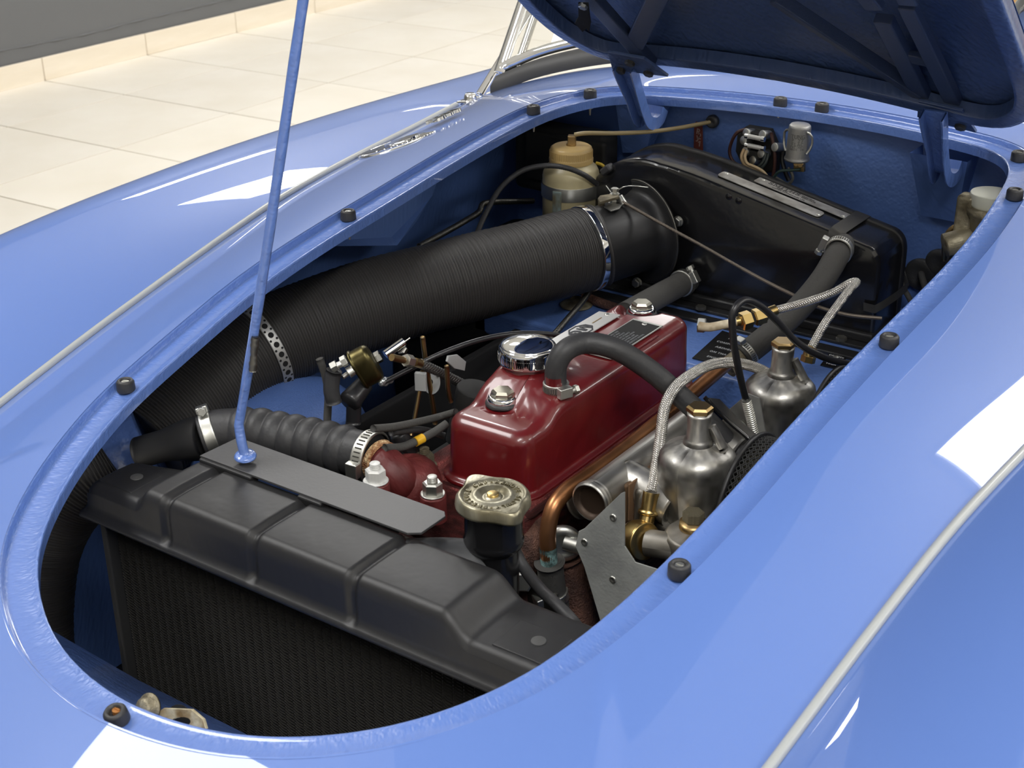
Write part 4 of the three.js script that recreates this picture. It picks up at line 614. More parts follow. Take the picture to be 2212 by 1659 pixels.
// ---------------------------------------------------------------- heater on the shelf
const heat = thing('heater', 'black pressed-steel heater box with round blower end on the blue shelf', 'heater', [-.05, .73, -.6]);
const HZ = -.556, HB = -.640, SPIG = V(-.155, .813, HZ);
{
  const sh = (g, dy = 0) => { const s = new THREE.Shape(), r = .094 + g; s.moveTo(.160 + g, .742); s.lineTo(.160 + g, .842 - .018); s.quadraticCurveTo(.160 + g, .8475 + g, .141, .8510 + g); s.lineTo(-.045, .8905 + g); const a0 = 1.36; s.quadraticCurveTo(-.105, .9035 + g, SPIG.x + Math.cos(a0) * r, SPIG.y + Math.sin(a0) * r); for (let k = 1; k <= 26; k++) { const a = lerp(a0, Math.PI * 1.12, k / 26); s.lineTo(SPIG.x + Math.cos(a) * r, SPIG.y + Math.sin(a) * r); } s.lineTo(SPIG.x - .082, .742); s.closePath(); return s; };
  const ext = (g, z0, z1, bev) => new THREE.ExtrudeGeometry(sh(g), { depth: z1 - z0 - 2 * bev, bevelEnabled: true, bevelThickness: bev, bevelSize: bev, bevelOffset: -bev, bevelSegments: 4, curveSegments: 12 }).translate(0, 0, z0 + bev);
  mesh('casing', toCreasedNormals(ext(0, HB, HZ, .006), .7), M.blackGloss, heat);
  mesh('rolled_seam', toCreasedNormals(ext(.0022, HB + .002, HB + .014, .002), .7), M.blackPaint, heat);
  mesh('base_flange', box(.424, .004, .108, [-.040, .7325, -.592], null, .001), M.blackPaint, heat); mesh('base_step', box(.404, .012, .090, [-.040, .7395, -.596], null, .003), M.blackPaint, heat);
  mesh('mounting_bar', box(.40, .006, .020, [-.035, .7315, -.514], [0, 0, 0], .002), M.blackPaint, heat);
  for (const [px, py] of [[1514, 668], [1770, 712], [1817, 735]]) mesh('mounting_bolt', hex(.0066, .005, V(0, 1, 0), P(px, py, { y: .7345 })), M.darksteel, heat);
  // spigot with flanged collar
  const ax = V(-.028, -.004, .085).normalize();
  mesh('spigot_flange', along(lathe([[0, -.001], [.067, -.001], [.0675, .001], [.0665, .0032], [.0640, .0030], [.0560, .0030], [.0515, .006], [.0492, .012], [.0486, .018], [.0486, .085], [.0490, .0860], [.0482, .104], [.0470, .104]], 72), ax, SPIG), M.blackPaint, heat);
  for (const [px, py] of [[1465, 478], [1377, 610]]) { const p = P(px, py, { z: HZ + .004 }); mesh('flange_bolt', merge([along(lathe([[0, 0], [.0070, 0], [.0070, .001], [0, .001]], 24), V(0, 0, 1), p), hex(.0060, .0052, V(0, 0, 1), p.clone().add(V(0, 0, .001)))]), M.zinc, heat); }
  mesh('flange_rim', along(sweep(new THREE.CatmullRomCurve3([...Array(40).keys()].map(k => V(Math.cos(k / 40 * 6.2832) * .0672, .002, Math.sin(k / 40 * 6.2832) * .0672)), true), .0014, { step: .003, radial: 8, caps: false }), ax, SPIG), M.darksteel, heat);
  // two overlapping rating plates on the sloping top
  const up = V(.21, .978, .0).normalize(), xd = V(.978, -.21, 0), topAt = (x, z) => V(x, lerp(.8905, .8510, (x + .045) / .186) + .0008, z);
  const plateOn = (nm, xa, xb, za, zb, lift, r = .006) => { const s = new THREE.Shape(), L = xb - xa, w = zb - za; s.moveTo(r, 0); s.lineTo(L - r, 0); s.quadraticCurveTo(L, 0, L, r); s.lineTo(L, w - r); s.quadraticCurveTo(L, w, L - r, w); s.lineTo(r, w); s.quadraticCurveTo(0, w, 0, w - r); s.lineTo(0, r); s.quadraticCurveTo(0, 0, r, 0); const g = new THREE.ExtrudeGeometry(s, { depth: .0008, bevelEnabled: false }); return mesh(nm, onFace(g, topAt(xa, zb).addScaledVector(up, lift), xd, up), phys({ color: lin(.50, .49, .47), metalness: .7, roughness: .48, map: again(mottle([196, 194, 190], [255, 255, 255]), 12) }), heat); };
  const p1 = plateOn('rating_plate', -.066, .074, -.598, -.578, .0002), p2 = plateOn('maker_plate', -.028, .098, -.620, -.602, .0010, .003);
  const ink = phys({ color: lin(.05, .05, .05), roughness: .6 }), cap = (s, size, x, z, w = 1) => onFace(letters(s, size, .0002).scale(w, 1, 1), topAt(x, z).addScaledVector(up, .0019), xd, up);
  const serif = await new FontLoader().loadAsync('fonts/droid/droid_serif_bold.typeface.json'); { const g = new TextGeometry('SMITHS', { font: serif, size: .0078, depth: .0002, curveSegments: 3 }); g.computeBoundingBox(); g.translate(-(g.boundingBox.max.x) / 2, -.0039, 0); mesh('maker_name', onFace(g, topAt(.008, -.6150).addScaledVector(up, .0019), xd, up), ink, p2); }
  mesh('small_print', merge([cap('HEATERS', .0026, .008, -.6085), cap('MOTOR ACCESSORIES LTD', .0024, .018, -.6048, 1.1), cap('CODE 4600', .0024, .040, -.6150), cap('SERIAL No 12', .0022, .042, -.6110)]), ink, p2);
  for (const [x, z, l, pm] of [[-.060, -.593, .0010, p1], [.068, -.583, .0010, p1], [-.021, -.616, .0018, p2], [.090, -.606, .0018, p2]]) mesh('rivet', onFace(lathe([[.0024, 0], [.0022, .0007], [0, .0012]], 14).rotateX(Math.PI / 2), topAt(x, z).addScaledVector(up, l), xd, up), M.zinc, pm);
  // spring straps
  for (const [x, dy] of [[.104, 0]]) { const y = topAt(x, 0).y; mesh('strap', grid([[-.642, -.004], [-.636, .0012], [-.60, .0016], [-.568, .0016], [-.5555, .000], [-.5535, -.010], [-.553, -.0215], [-.548, -.024], [-.540, -.0235]].map(([z, d]) => [V(x - .009, y + .0020 + d, z), V(x + .009, y - .0018 + d, z), V(x + .009, y - .0004 + d, z + .0006), V(x - .009, y + .0032 + d, z + .0006)])), phys({ color: lin(.055, .053, .048), roughness: .5, metalness: .3 }), heat, 'black spring strap over the top edge'); }
  mesh('strap', grid([[1865, 662, HZ + .004], [1890, 668, HZ + .005], [1905, 660, HZ + .003], [1935, 640, HZ - .02], [1960, 620, HZ - .05]].map(([a, b, z]) => [P(a, b - 9, { z }), P(a, b + 9, { z })])), phys({ color: lin(.055, .053, .048), roughness: .5, metalness: .3 }), heat);
  // pressed pips
  for (const [px, py] of [[1574, 425], [1595, 434], [1332, 563], [1349, 560]]) { const p = P(px, py, { z: HZ + .0005 }); mesh('pip', along(lathe([[.0042, 0], [.0032, .0010], [0, .0014]], 16), V(0, 0, 1), p), M.blackGloss, heat); }
  mesh('cable_clip', box(.016, .010, .014, P(1312, 366, { z: HZ }).toArray(), [0, 0, .7], .003), M.rubber, heat);
}
// valve lever with cable clamp on top of the spigot, and its control cable
{
  const t = thing('flap_lever', 'small pale metal lever and cable clamp on top of the heater spigot', 'lever', P(1328, 440, { z: -.515 }).toArray()), q = (a, b, z = -.515) => P(a, b, { z });
  mesh('spindle', rod(q(1299, 450, -.500), q(1299, 430, -.500), .0042, 16), M.dirty, t);
  mesh('arm', slab([[1291, 428], [1296, 422], [1320, 418], [1337, 414], [1337, 424], [1318, 430], [1296, 436]].map(([a, b]) => P(a, b, { y: .871 })), V(0, -1, 0), .0035, .0008), M.dirty, t);
  mesh('trunnion', merge([rod(q(1328, 425), q(1328, 408), .0026, 14), hex(.0050, .0042, V(0, 1, 0), q(1328, 413)), hex(.0066, .004, V(0, 1, 0), q(1328, 424))]), M.zinc, t);
  mesh('bracket', slab([[1305, 446], [1322, 438], [1345, 440], [1338, 450], [1320, 455]].map(([a, b]) => P(a, b, { y: .861 })), V(0, -1, 0), .0016, .0003), M.zinc, t);
  mesh('clamp', merge([box(.016, .0030, .012, q(1327, 441).toArray(), [.1, .4, 0], .001), along(lathe([[.0040, -.006], [.0046, -.006], [.0046, .006], [.0040, .006]], 18), V(.6, -.5, .2), q(1344, 434)), hex(.0052, .0045, V(0, 1, 0), q(1327, 437))]), M.zinc, t);
  mesh('clamp_screw', merge([rod(q(1326, 452), q(1326, 462), .0030, 12)]), M.zinc, t);
  mesh('wire', sweep([q(1337, 409), q(1350, 403), q(1372, 402, -.528), q(1400, 405, -.53)], .0008, { radial: 6 }), M.zinc, t); mesh('wire_end', rod(q(1320, 416), q(1309, 401), .0007, 6), M.zinc, t);
}
single('control_cable', sweep([P(1345, 436, { z: -.512 }), P(1430, 484, { z: -.500 }), P(1520, 533, { z: -.490 }), P(1590, 573, { z: -.482 }), P(1650, 606, { z: -.475 }), P(1710, 636, { z: -.470 }), P(1760, 660, { z: -.470 }), P(1830, 680, { z: -.475 }), P(1905, 688, { z: -.49 })], (s) => s < .19 ? .0018 + .0004 * Math.sin(s * 3600) : .0022, { step: .00055, radial: 10 }), phys({ color: lin(.15, .125, .10), metalness: .5, roughness: .45 }), 'thin coiled control cable running down across the front of the black heater', 'cable');

// big ducting: from the spigot forward and down to the trunk at the nose, in two lengths
const ductR = (s, u, a) => .0512 + .00110 * Math.sin(s * Math.PI * 2 / .0033) + .0009 * Math.sin(s * 31 + a * 2) * Math.sin(s * 17) + .0003 * Math.sin(s * 700 + 2 * Math.sin(s * 90 + a));
const dk = [SPIG.clone().add(V(-.022, -.002, .070)), P(1270, 536, { y: .809 }), P(1130, 571, { y: .807 }), P(1000, 604, { y: .803 }), P(850, 643, { y: .796 }), P(700, 692, { y: .786 }), P(570, 750, { y: .771 }), P(455, 828, { y: .749 }), P(360, 905, { y: .727 }), P(318, 945, { y: .715 })];
{
  const t = thing('air_duct', 'thick black ribbed air duct running from the heater forward along the far side', 'duct', dk[4].toArray());
  mesh('hose', sweep(dk, ductR, { step: .00052, radial: 56 }), M.duct, t);
  const c = new THREE.CatmullRomCurve3(dk, false, 'centripetal'); const band = (u, w, r, mat, nm, lb) => { const p = c.getPointAt(u), d = c.getTangentAt(u); return [mesh(nm, along(lathe([[r - .001, -w / 2], [r + .0004, -w / 2], [r + .0010, -w / 2 + .0012], [r + .0008, 0], [r + .0010, w / 2 - .0012], [r + .0004, w / 2], [r - .001, w / 2]], 90), d, p), mat, t, lb), p, d]; };
  let best = [0, 1e9], best2 = [0, 1e9]; for (let k = 0; k < 400; k++) { const u = k / 400, p = c.getPointAt(u).clone().project(camera), x = (p.x + 1) / 2 * W; if (Math.abs(x - 1268) < best[1]) best = [u, Math.abs(x - 1268)]; if (Math.abs(x - 566) < best2[1]) best2 = [u, Math.abs(x - 566)]; }
  band(best[0], .0085, .0530, M.chrome, 'clamp_band', 'bright metal band at the heater end');
  const [b2, p, d] = band(best2[0], .0125, .0530, phys({ color: lin(.46, .46, .45), metalness: .6, roughness: .45 }), 'perforated_strap', 'pale strap punched with round holes');
  const hs = [], v1 = V(0, 1, 0).addScaledVector(d, -d.y).normalize(), v2 = d.clone().cross(v1); for (let k = 0; k < 56; k++) { const a = k / 56 * Math.PI * 2, q = v1.clone().multiplyScalar(Math.cos(a)).addScaledVector(v2, Math.sin(a)); const big = k % 2 === 0; for (const o of big ? [0] : [-.0040, .0040]) { const pp = p.clone().addScaledVector(q, .0534).addScaledVector(d, o); hs.push(along(new THREE.CylinderGeometry(big ? .0033 : .0014, big ? .0033 : .0014, .0012, 12), q, pp)); } }
  mesh('hole', hs, M.pitchBlack, b2);
  // front sleeve of the body duct between the two hoses
  const s0 = dk[9], s1 = P(228, 985, { y: .700 }), sd = s1.clone().sub(s0);
  const car_ = car; mesh('duct_sleeve', merge([sweep([s0.clone().addScaledVector(sd, -.05), s0.clone().lerp(s1, .5), s1.clone().addScaledVector(sd, .05)], (s, u) => .0480 + .0015 * Math.exp(-(((u - .5) / .12) ** 2)), { radial: 48, step: .004 })]), M.lumpy, car_, 'blue sleeve joining the two black ducts');
  mesh('sleeve_web', slab([[238, 868], [262, 870], [282, 950], [283, 990], [262, 985], [214, 905]].map(([a, b]) => P(a, b, { z: s0.z + .028 })), V(0, 0, -1), .003, .0006), M.lumpy, car_);
  const t2 = thing('air_duct', 'short black ribbed air duct curving down beside the radiator at the nose', 'duct', s1.toArray());
  mesh('hose', sweep([s1.clone().addScaledVector(sd, -.12), P(178, 1018, { y: .688 }), P(118, 1085, { y: .656 }), P(74, 1180, { y: .605 }), P(56, 1300, { y: .545 }), P(60, 1420, { y: .485 }), P(70, 1500, { y: .44 })], (s, u, a) => ductR(s, u, a) - .0015, { step: .0008, radial: 48 }), M.duct, t2);
}

// heater water hoses
{
  const t = thing('heater_hose', 'grey-black heater hose sloping down from the right end of the heater', 'hose', P(1815, 535, { z: HZ }).toArray());
  const a = P(1822, 528, { z: HZ - .004 }), b = P(1808, 552, { z: HZ + .03 });
  mesh('hose', sweep([a, b, P(1780, 600, { z: -.492 }), P(1740, 650, { z: -.465 }), P(1690, 700, { z: -.432 }), P(1640, 742, { z: -.405 }), P(1604, 770, { z: -.388 })], .0142, { step: .003, radial: 26 }), M.rubberGrey, t);
  clamp_(t, P(1812, 541, { z: HZ + .022 }), b.clone().sub(a), .0150, .010, V(-1, .4, .2), M.zinc, 1.1);
  const e0 = P(1604, 770, { z: -.388 }), e1 = P(1588, 782, { z: -.379 }); clamp_(t, P(1612, 764, { z: -.392 }), e1.clone().sub(e0), .0150, .008, V(-.3, .8, .4), M.zinc, .9);
  mesh('stub', merge([rod(e0, P(1572, 795, { z: -.370 }), .0120, 22)]), M.dirty, t);
}
{
  const t = thing('heater_hose', 'short grey-black heater hose between the heater and the back of the rocker cover', 'hose', P(1480, 608, { z: HZ }).toArray());
  const a = P(1492, 602, { z: HZ - .006 }), b = P(1440, 630, { z: -.50 });
  mesh('hose', sweep([a, P(1468, 615, { z: -.53 }), b, P(1400, 652, { z: -.455 }), P(1350, 680, { z: -.40 })], .0150, { step: .003, radial: 26 }), M.rubberGrey, t);
  clamp_(t, P(1474, 611, { z: -.537 }), b.clone().sub(a), .0156, .010, V(.9, .6, .4), M.zinc, 1.1);
}

// brake fluid reservoir, its strap and supply pipe
{
  const Z = -.555, t = thing('fluid_reservoir', 'yellowed translucent plastic fluid bottle with screw cap beside the heater', 'bottle', P(1232, 470, { z: Z }).toArray());
  const c = P(1234, 300, { z: Z }), y = py => P(1233, py, { z: Z }).y, plastic = phys({ color: lin(.62, .54, .32), roughness: .38, transmission: .12, thickness: 0, clearcoat: .3, clearcoatRoughness: .3 }), capP = phys({ color: lin(.60, .42, .17), roughness: .42, transmission: .15, thickness: 0 });
  const yc = y(316), yr = y(342), ys = y(352), yb = y(480), R = .0372;
  mesh('bottle', place(lathe([[0, yb], [R, yb + .004], [R, ys - .016], [R - .0012, ys - .010], [R - .004, ys - .004], [R - .010, ys + .001], [.026, ys + .003], [.025, ys + .012]], 56), [c.x, 0, Z]), plastic, t);
  mesh('cap', place(lathe([[.0285, yr - .004], [.0287, yr + .001], [.0281, yr + .002], [.0275, yr + .004], [.0275, yc - .006], [.0265, yc - .001], [.0235, yc + .001], [0, yc + .0016]], 56), [c.x, 0, Z]), capP, t, 'amber ribbed screw cap');
  const rb = []; for (let k = 0; k < 60; k++) { const a = k / 60 * 6.2832; rb.push(place(new THREE.BoxGeometry(.0009, .012, .0012), [0, 0, 0], [0, -a, 0]).translate(c.x + Math.cos(a) * .0276, lerp(yr, yc, .35), Z + Math.sin(a) * .0276)); } mesh('rib', rb, capP, t);
  const ysb = y(405); const bd = mesh('strap', place(lathe([[R - .0002, ysb - .0085], [R + .0016, ysb - .0085], [R + .0016, ysb + .0085], [R - .0002, ysb + .0085]], 56), [c.x, 0, Z]), M.zinc, t, 'galvanised strap'); mesh('strap_leg', box(.012, .075, .0028, [c.x + .004, ysb - .032, Z + R + .0018], [0, .1, 0], .0008), phys({ map: again(mottle([120, 112, 92], [150, 172, 176]), 16), metalness: .4, roughness: .6 }), t);
  mesh('outlet', merge([box(.0105, .0135, .0105, [c.x + .001, yc + .008, Z], [0, .5, 0], .0012), rod(V(c.x, yc, Z), V(c.x, yc + .004, Z), .0065, 18)]), M.brassDull, t);
  const s = P(1241, 291, { z: Z }); single('fluid_pipe', sweep([s, P(1262, 288, { z: -.56 }), P(1330, 288, { z: -.595 }), P(1410, 284, { z: -.635 }), P(1480, 274, { z: -.67 }), P(1540, 262, { z: -.698 })], .0028, { radial: 14 }), phys({ color: lin(.42, .33, .17), roughness: .4, transmission: .2, thickness: 0 }), 'thin amber plastic pipe from the bottle cap to the blue bulkhead', 'pipe');
}
// things on the bulkhead
const FW = -.6975, onW = (a, b, z = FW) => P(a, b, { z });
{
  const t = thing('terminal_block', 'black fuse block with two glass fuses and screw terminals on the bulkhead', 'fuse block', onW(1640, 320).toArray()), q = (a, b, d = .02) => P(a, b, { z: FW + d });
  mesh('base', slab([[1605, 283], [1622, 268], [1672, 276], [1690, 320], [1686, 365], [1650, 368], [1615, 350], [1601, 320]].map(([a, b]) => onW(a, b)), V(0, 0, 1), .018, .003), M.blackMatt, t);
  for (const [a, b] of [[1625, 292], [1622, 330]]) mesh('ledge', box(.026, .010, .014, q(a + 8, b, .023).toArray(), [0, 0, -.12], .002), M.blackMatt, t);
  const glass = phys({ color: lin(.8, .8, .78), roughness: .15, metalness: .4 });
  for (const y of [297, 317]) { const f = mesh('fuse', rod(q(1612, y - 4, .034), q(1650, y + 4, .034), .0030, 14), glass, t); mesh('end_cap', merge([rod(q(1610, y - 4, .034), q(1617, y - 3, .034), .0036, 14), rod(q(1645, y + 3, .034), q(1652, y + 4, .034), .0036, 14)]), M.chrome, f); }
  for (const [a, b] of [[1613, 287], [1648, 291], [1607, 303], [1611, 327], [1645, 332], [1627, 346], [1675, 318]]) mesh('terminal_screw', merge([along(lathe([[0, -.012], [.0056, -.012], [.0058, .001], [.0050, .0022], [0, .0024]], 20), V(-.3, .2, 1), q(a, b, .030))]), M.zinc, t);
}
{
  const t = thing('flasher_can', 'plain aluminium flasher can in a spring clip on the blue bulkhead', 'can', onW(1726, 345).toArray()), a = P(1721, 346, { z: FW + .028 }), b = P(1729, 268, { z: FW + .028 }), h = a.distanceTo(b);
  mesh('can', along(lathe([[0, 0], [.0150, 0], [.0158, .0012], [.0158, .0032], [.0144, .0054], [.0138, h * .9], [.0132, h * .96], [.0115, h], [0, h]], 48), b.clone().sub(a), a), phys({ color: lin(.44, .44, .43), metalness: .9, roughness: .5, bumpMap: again(bumpGrain, 12), bumpScale: .0002 }), t);
  const inkC = phys({ color: lin(.16, .16, .15), roughness: .6 }), wrap = (s, py, size) => s.split('').map((ch, k, all) => { if (ch === ' ') return null; const an = (k - (all.length - 1) / 2) * size * .90 / .0141, cc = a.clone().lerp(b, (346 - py) / 78), n = V(Math.sin(an + .30), 0, Math.cos(an + .30)); return onFace(letters(ch, size, .0003), cc.clone().addScaledVector(n, .0140), V(Math.cos(an + .30), 0, -Math.sin(an + .30)), n); }).filter(Boolean);
  mesh('print', merge([...wrap('TUNG', 290, .0052), ...wrap('P 27', 298, .0044), ...wrap('FLAC', 306, .0044), ...wrap('PAT.No.', 312, .0028), ...wrap('MADE IN', 317, .0028)].map(norm)), inkC, t);
  const c = a.clone().lerp(b, .62); for (const s of [-1, 1]) mesh('clip_wing', sweep([c.clone().add(V(s * .0125, .010, .006)), c.clone().add(V(s * .0175, .007, .004)), c.clone().add(V(s * .0190, -.003, .002)), c.clone().add(V(s * .0170, -.012, .004)), c.clone().add(V(s * .0140, -.017, .006))], .0016, { radial: 8 }), M.zinc, t);
  mesh('terminal', merge([box(.014, .018, .006, P(1727, 355, { z: FW + .026 }).toArray(), [0, 0, .1], .001), hex(.004, .008, V(.2, 0, 1), P(1723, 351, { z: FW + .030 })), hex(.004, .008, V(.2, 0, 1), P(1732, 353, { z: FW + .030 }))]), M.brassDull, t);
}
const wire = (name, label, color, pts, r = .0016, rough = .4) => single(name, sweep(pts.map(([a, b, z]) => P(a, b, { z })), r, { step: .004, radial: 8 }), phys({ color: lin(...color), roughness: rough }), label, 'wire');
wire('wire', 'brown wire bowing out on the left of the black fuse block', [.06, .022, .018], [[1612, 279, -.672], [1594, 285, -.668], [1581, 305, -.668], [1576, 330, -.668], [1585, 350, -.668], [1610, 362, -.668], [1638, 370, -.67]], .0022);
wire('wire', 'cream wire looping under the fuse block, the outer of two', [.62, .45, .25], [[1608, 322, -.664], [1602, 336, -.66], [1606, 352, -.66], [1622, 361, -.66], [1644, 369, -.66], [1658, 386, -.665]], .0022);
wire('wire', 'cream wire looping under the fuse block, the inner of two', [.66, .50, .30], [[1613, 325, -.662], [1609, 340, -.658], [1614, 353, -.658], [1630, 360, -.658], [1650, 372, -.658], [1661, 388, -.662]], .0020);
wire('wire', 'brown wire hanging down the right side of the fuse block', [.07, .028, .022], [[1666, 286, -.672], [1672, 320, -.67], [1674, 350, -.67], [1670, 380, -.67]], .0024);
wire('wire', 'dark green wire below the fuse block, left of a pair', [.02, .03, .028], [[1655, 330, -.668], [1648, 350, -.662], [1634, 365, -.66], [1632, 380, -.664]], .0022);
wire('wire', 'dark green wire below the fuse block, right of a pair', [.025, .036, .034], [[1660, 332, -.668], [1654, 352, -.662], [1642, 367, -.66], [1640, 384, -.664]], .0022);
wire('wire', 'green wire running from the flasher can terminal to the heater top', [.03, .06, .055], [[1729, 366, -.668], [1705, 368, -.664], [1684, 370, -.662], [1668, 388, -.664]], .0018);
wire('wire', 'grey wire curling below the flasher can', [.12, .12, .11], [[1703, 362, -.67], [1711, 375, -.668], [1712, 388, -.668], [1702, 398, -.668], [1690, 392, -.668], [1676, 384, -.668], [1667, 388, -.668]], .0020);
wire('wire', 'black wire dropping behind the left side of the flasher can', [.012, .013, .016], [[1695, 320, -.68], [1690, 345, -.678], [1696, 370, -.676], [1704, 390, -.676]], .0030);
{
  const t = single('paper_tag', slab([[1500, 268], [1504, 262], [1518, 268], [1519, 326], [1499, 322]].map(([a, b]) => onW(a, b, FW + .0012)), V(0, 0, 1), .0008, .0002), phys({ color: lin(.14, .030, .022), roughness: .6 }), 'small dark red paper tag with scribbled marks on the blue bulkhead', 'tag');
  mesh('marks', merge([[284, .0], [294, .0012], [300, -.001], [310, .0006]].map(([y, dx], k) => onFace(letters(['R', '2', 'y', '1'][k], .0075, .0002), onW(1509, y, FW + .0022).add(V(dx, 0, 0)), V(1, -.1, 0), V(0, 0, 1)))), phys({ color: lin(.30, .22, .20), roughness: .7 }), t);
}
const grom = (label, a, b, r) => single('rubber_grommet', along(merge([lathe([[0, -.002], [r, -.002], [r * 1.05, .002], [r * .95, .005], [r * .6, .0065], [r * .45, .004], [0, .004]], 30)]), V(0, 0, 1), onW(a, b, FW)), M.rubber, label, 'grommet');
grom('black rubber grommet where the amber pipe enters the bulkhead', 1540, 262, .0085);
grom('black grommet low on the bulkhead, nearest the heater side', 1944, 602, .015); grom('black grommet low on the bulkhead, second from the heater', 1990, 592, .020); grom('black grommet low on the bulkhead, farthest from the heater', 2030, 567, .017);
single('wire', sweep([onW(1944, 602, FW + .004), P(1950, 620, { z: FW + .02 }), P(1962, 640, { z: FW + .03 }), P(1972, 660, { z: FW + .03 })], .0035, { radial: 10 }), M.rubberGrey, 'grey sheathed wire drooping out of the grommet nearest the heater', 'wire');
single('wire', sweep([onW(1990, 592, FW + .004), P(1992, 600, { z: FW + .02 }), P(1998, 620, { z: FW + .03 }), P(2002, 640, { z: FW + .03 })], .0042, { radial: 10 }), M.rubberGrey, 'dark sheathed wire drooping out of the middle grommet', 'wire');
{ // master cylinder with white cap near the rear corner
  const t = thing('master_cylinder', 'dirty cast master cylinder with white plastic cap at the rear corner', 'master cylinder', P(2142, 500, { z: -.60 }).toArray()), Z = -.605, c = P(2143, 415, { z: Z }), y = py => P(2143, py, { z: Z }).y;
  mesh('cap', place(lathe([[.0210, y(446)], [.0228, y(440)], [.0232, y(418)], [.0224, y(415)], [0, y(413)]], 40), [c.x, 0, Z]), phys({ color: lin(.72, .73, .62), roughness: .35, transmission: .15, thickness: 0 }), t, 'white plastic cap');
  mesh('body', merge([place(lathe([[.012, y(530)], [.021, y(525)], [.022, y(470)], [.026, y(462)], [.027, y(448)], [.021, y(446)], [0, y(446)]], 36), [c.x, 0, Z]), box(.020, .07, .022, [c.x - .024, y(490), Z + .006], null, .005), along(lathe([[0, 0], [.014, 0], [.014, .030], [0, .03]], 24), V(-.6, -.2, .5), P(2098, 515, { z: Z + .01 }))]), M.dirty, t);
  single('brake_pipe', sweep([P(2090, 490, { z: Z + .01 }), P(2068, 488, { z: Z + .01 }), P(2050, 500, { z: Z + .01 }), P(2041, 525, { z: Z }), P(2040, 560, { z: Z - .02 })], .0032, { radial: 12 }), M.brassDull, 'thin brass pipe curving down from the master cylinder', 'pipe');
}

// ---------------------------------------------------------------- between duct and engine: starter switch, oil pipe, cables; far side wall
{
  const X = -.155, q = (a, b, x = X) => P(a, b, { x }), t = thing('starter_switch', 'brass and black pull-type starter switch under the air duct', 'switch', q(790, 800).toArray());
  const ax = q(815, 775, X + .012).sub(q(745, 812, X - .012)).normalize(), c = q(782, 795);
  {
    const z = ax.clone(), y0 = V(.25, 1, -.15).addScaledVector(z, -V(.25, 1, -.15).dot(z)).normalize(), x0 = y0.clone().cross(z), ring = (d, h) => { const r = []; for (let k = 0; k <= 64; k++) { const a = k / 64 * 6.2832, R = .0125 - d; r.push(c.clone().addScaledVector(x0, Math.cos(a) * R).addScaledVector(y0, Math.sin(a) * R + Math.tanh(Math.sin(a) * 6) * .0085).addScaledVector(z, h)); } return r; };
    mesh('cover', grid([ring(.0124, -.006), ring(.001, -.006), ring(-.0012, -.0056), ring(-.0016, -.0045), ring(-.0012, -.0030), ring(0, -.0024), ring(0, .0100), ring(.0008, .0125), ring(.0028, .0145), ring(.0055, .0152), ring(.0124, .0154)]), phys({ map: again(mottle([58, 52, 32], [122, 114, 76]), 12), metalness: 1, roughness: .36 }), t, 'dull brass pressed cover');
  }
  mesh('terminal_stud', merge([hex(.0056, .007, ax.clone().negate(), q(728, 788, X - .010)), rod(q(745, 782, X - .006), q(716, 796, X - .014),   .0034, 14), hex(.0056, .006, ax, q(738, 783, X - .009))]), M.zinc, t);
  mesh('pin', rod(q(757, 803, X - .004), q(740, 815, X - .006), .0024, 12), M.zinc, t); mesh('boss', rod(q(764, 798, X), q(752, 806, X - .003), .0055, 16), M.zinc, t);
  mesh('rubber_boot', merge([along(lathe([[.0065, 0], [.0090, .003], [.0108, .022], [.0115, .028], [.0095, .032], [0, .033]], 28), q(768, 848).sub(q(790, 822)), q(792, 824)), sweep([q(770, 846), q(765, 870), q(764, 892), q(763, 915)], .0076, { radial: 18 })]), M.rubberShine, t, 'shiny black rubber boot on the lower terminal');
  mesh('rear_boot', sweep([q(722, 800, X - .012), q(717, 820, X - .014), q(716, 845, X - .014), q(722, 870, X - .012)], .0080, { radial: 18 }), M.rubber, t, 'black rubber boot on the outer terminal');
  mesh('cable_anchor', merge([rod(q(832, 766, X + .012), q(872, 738, X + .020), .0045, 18), hex(.0062, .006, ax, q(812, 774, X + .006)), hex(.0050, .006, V(.2, .6, .6), q(850, 772, X + .012)), hex(.0058, .006, V(.2, .6, .6), q(870, 757, X + .018))]), M.steel, t);
  mesh('pull_wire', rod(q(872, 740, X + .02), q(886, 730, X + .024), .0008, 6), M.zinc, t);
}
{
  const X = -.118, q = (a, b, x = X) => P(a, b, { x }), t = thing('oil_pipe', 'dark braided oil gauge pipe with brass union below the air duct', 'pipe', q(950, 800).toArray());
  mesh('pipe', sweep([q(908, 785), q(945, 802), q(985, 822), q(1022, 842), q(1050, 862)], braidR(.0050), { step: .0008, radial: 22 }), braidDark, t);
  const d = q(908, 785).sub(q(850, 772)).normalize(); mesh('union', merge([rod(q(846, 772), q(872, 778), .0036, 18), rod(q(895, 782), q(912, 787), .0046, 18)]), M.brassDull, t); mesh('union_nut', hex(.0064, .011, d, q(876, 778), .1), M.zinc, t);
}
single('speedometer_cable', sweep([P(822, 830, { x: -.14 }), P(880, 800, { x: -.128 }), P(950, 765, { x: -.11 }), P(1030, 736, { x: -.09 }), P(1100, 722, { x: -.075 }), P(1160, 720, { x: -.064 }), P(1215, 726, { x: -.052 }), P(1240, 736, { x: -.048 })], .0027, { radial: 14 }), M.rubberShine, 'long thin black cable passing behind the chrome filler cap', 'cable');
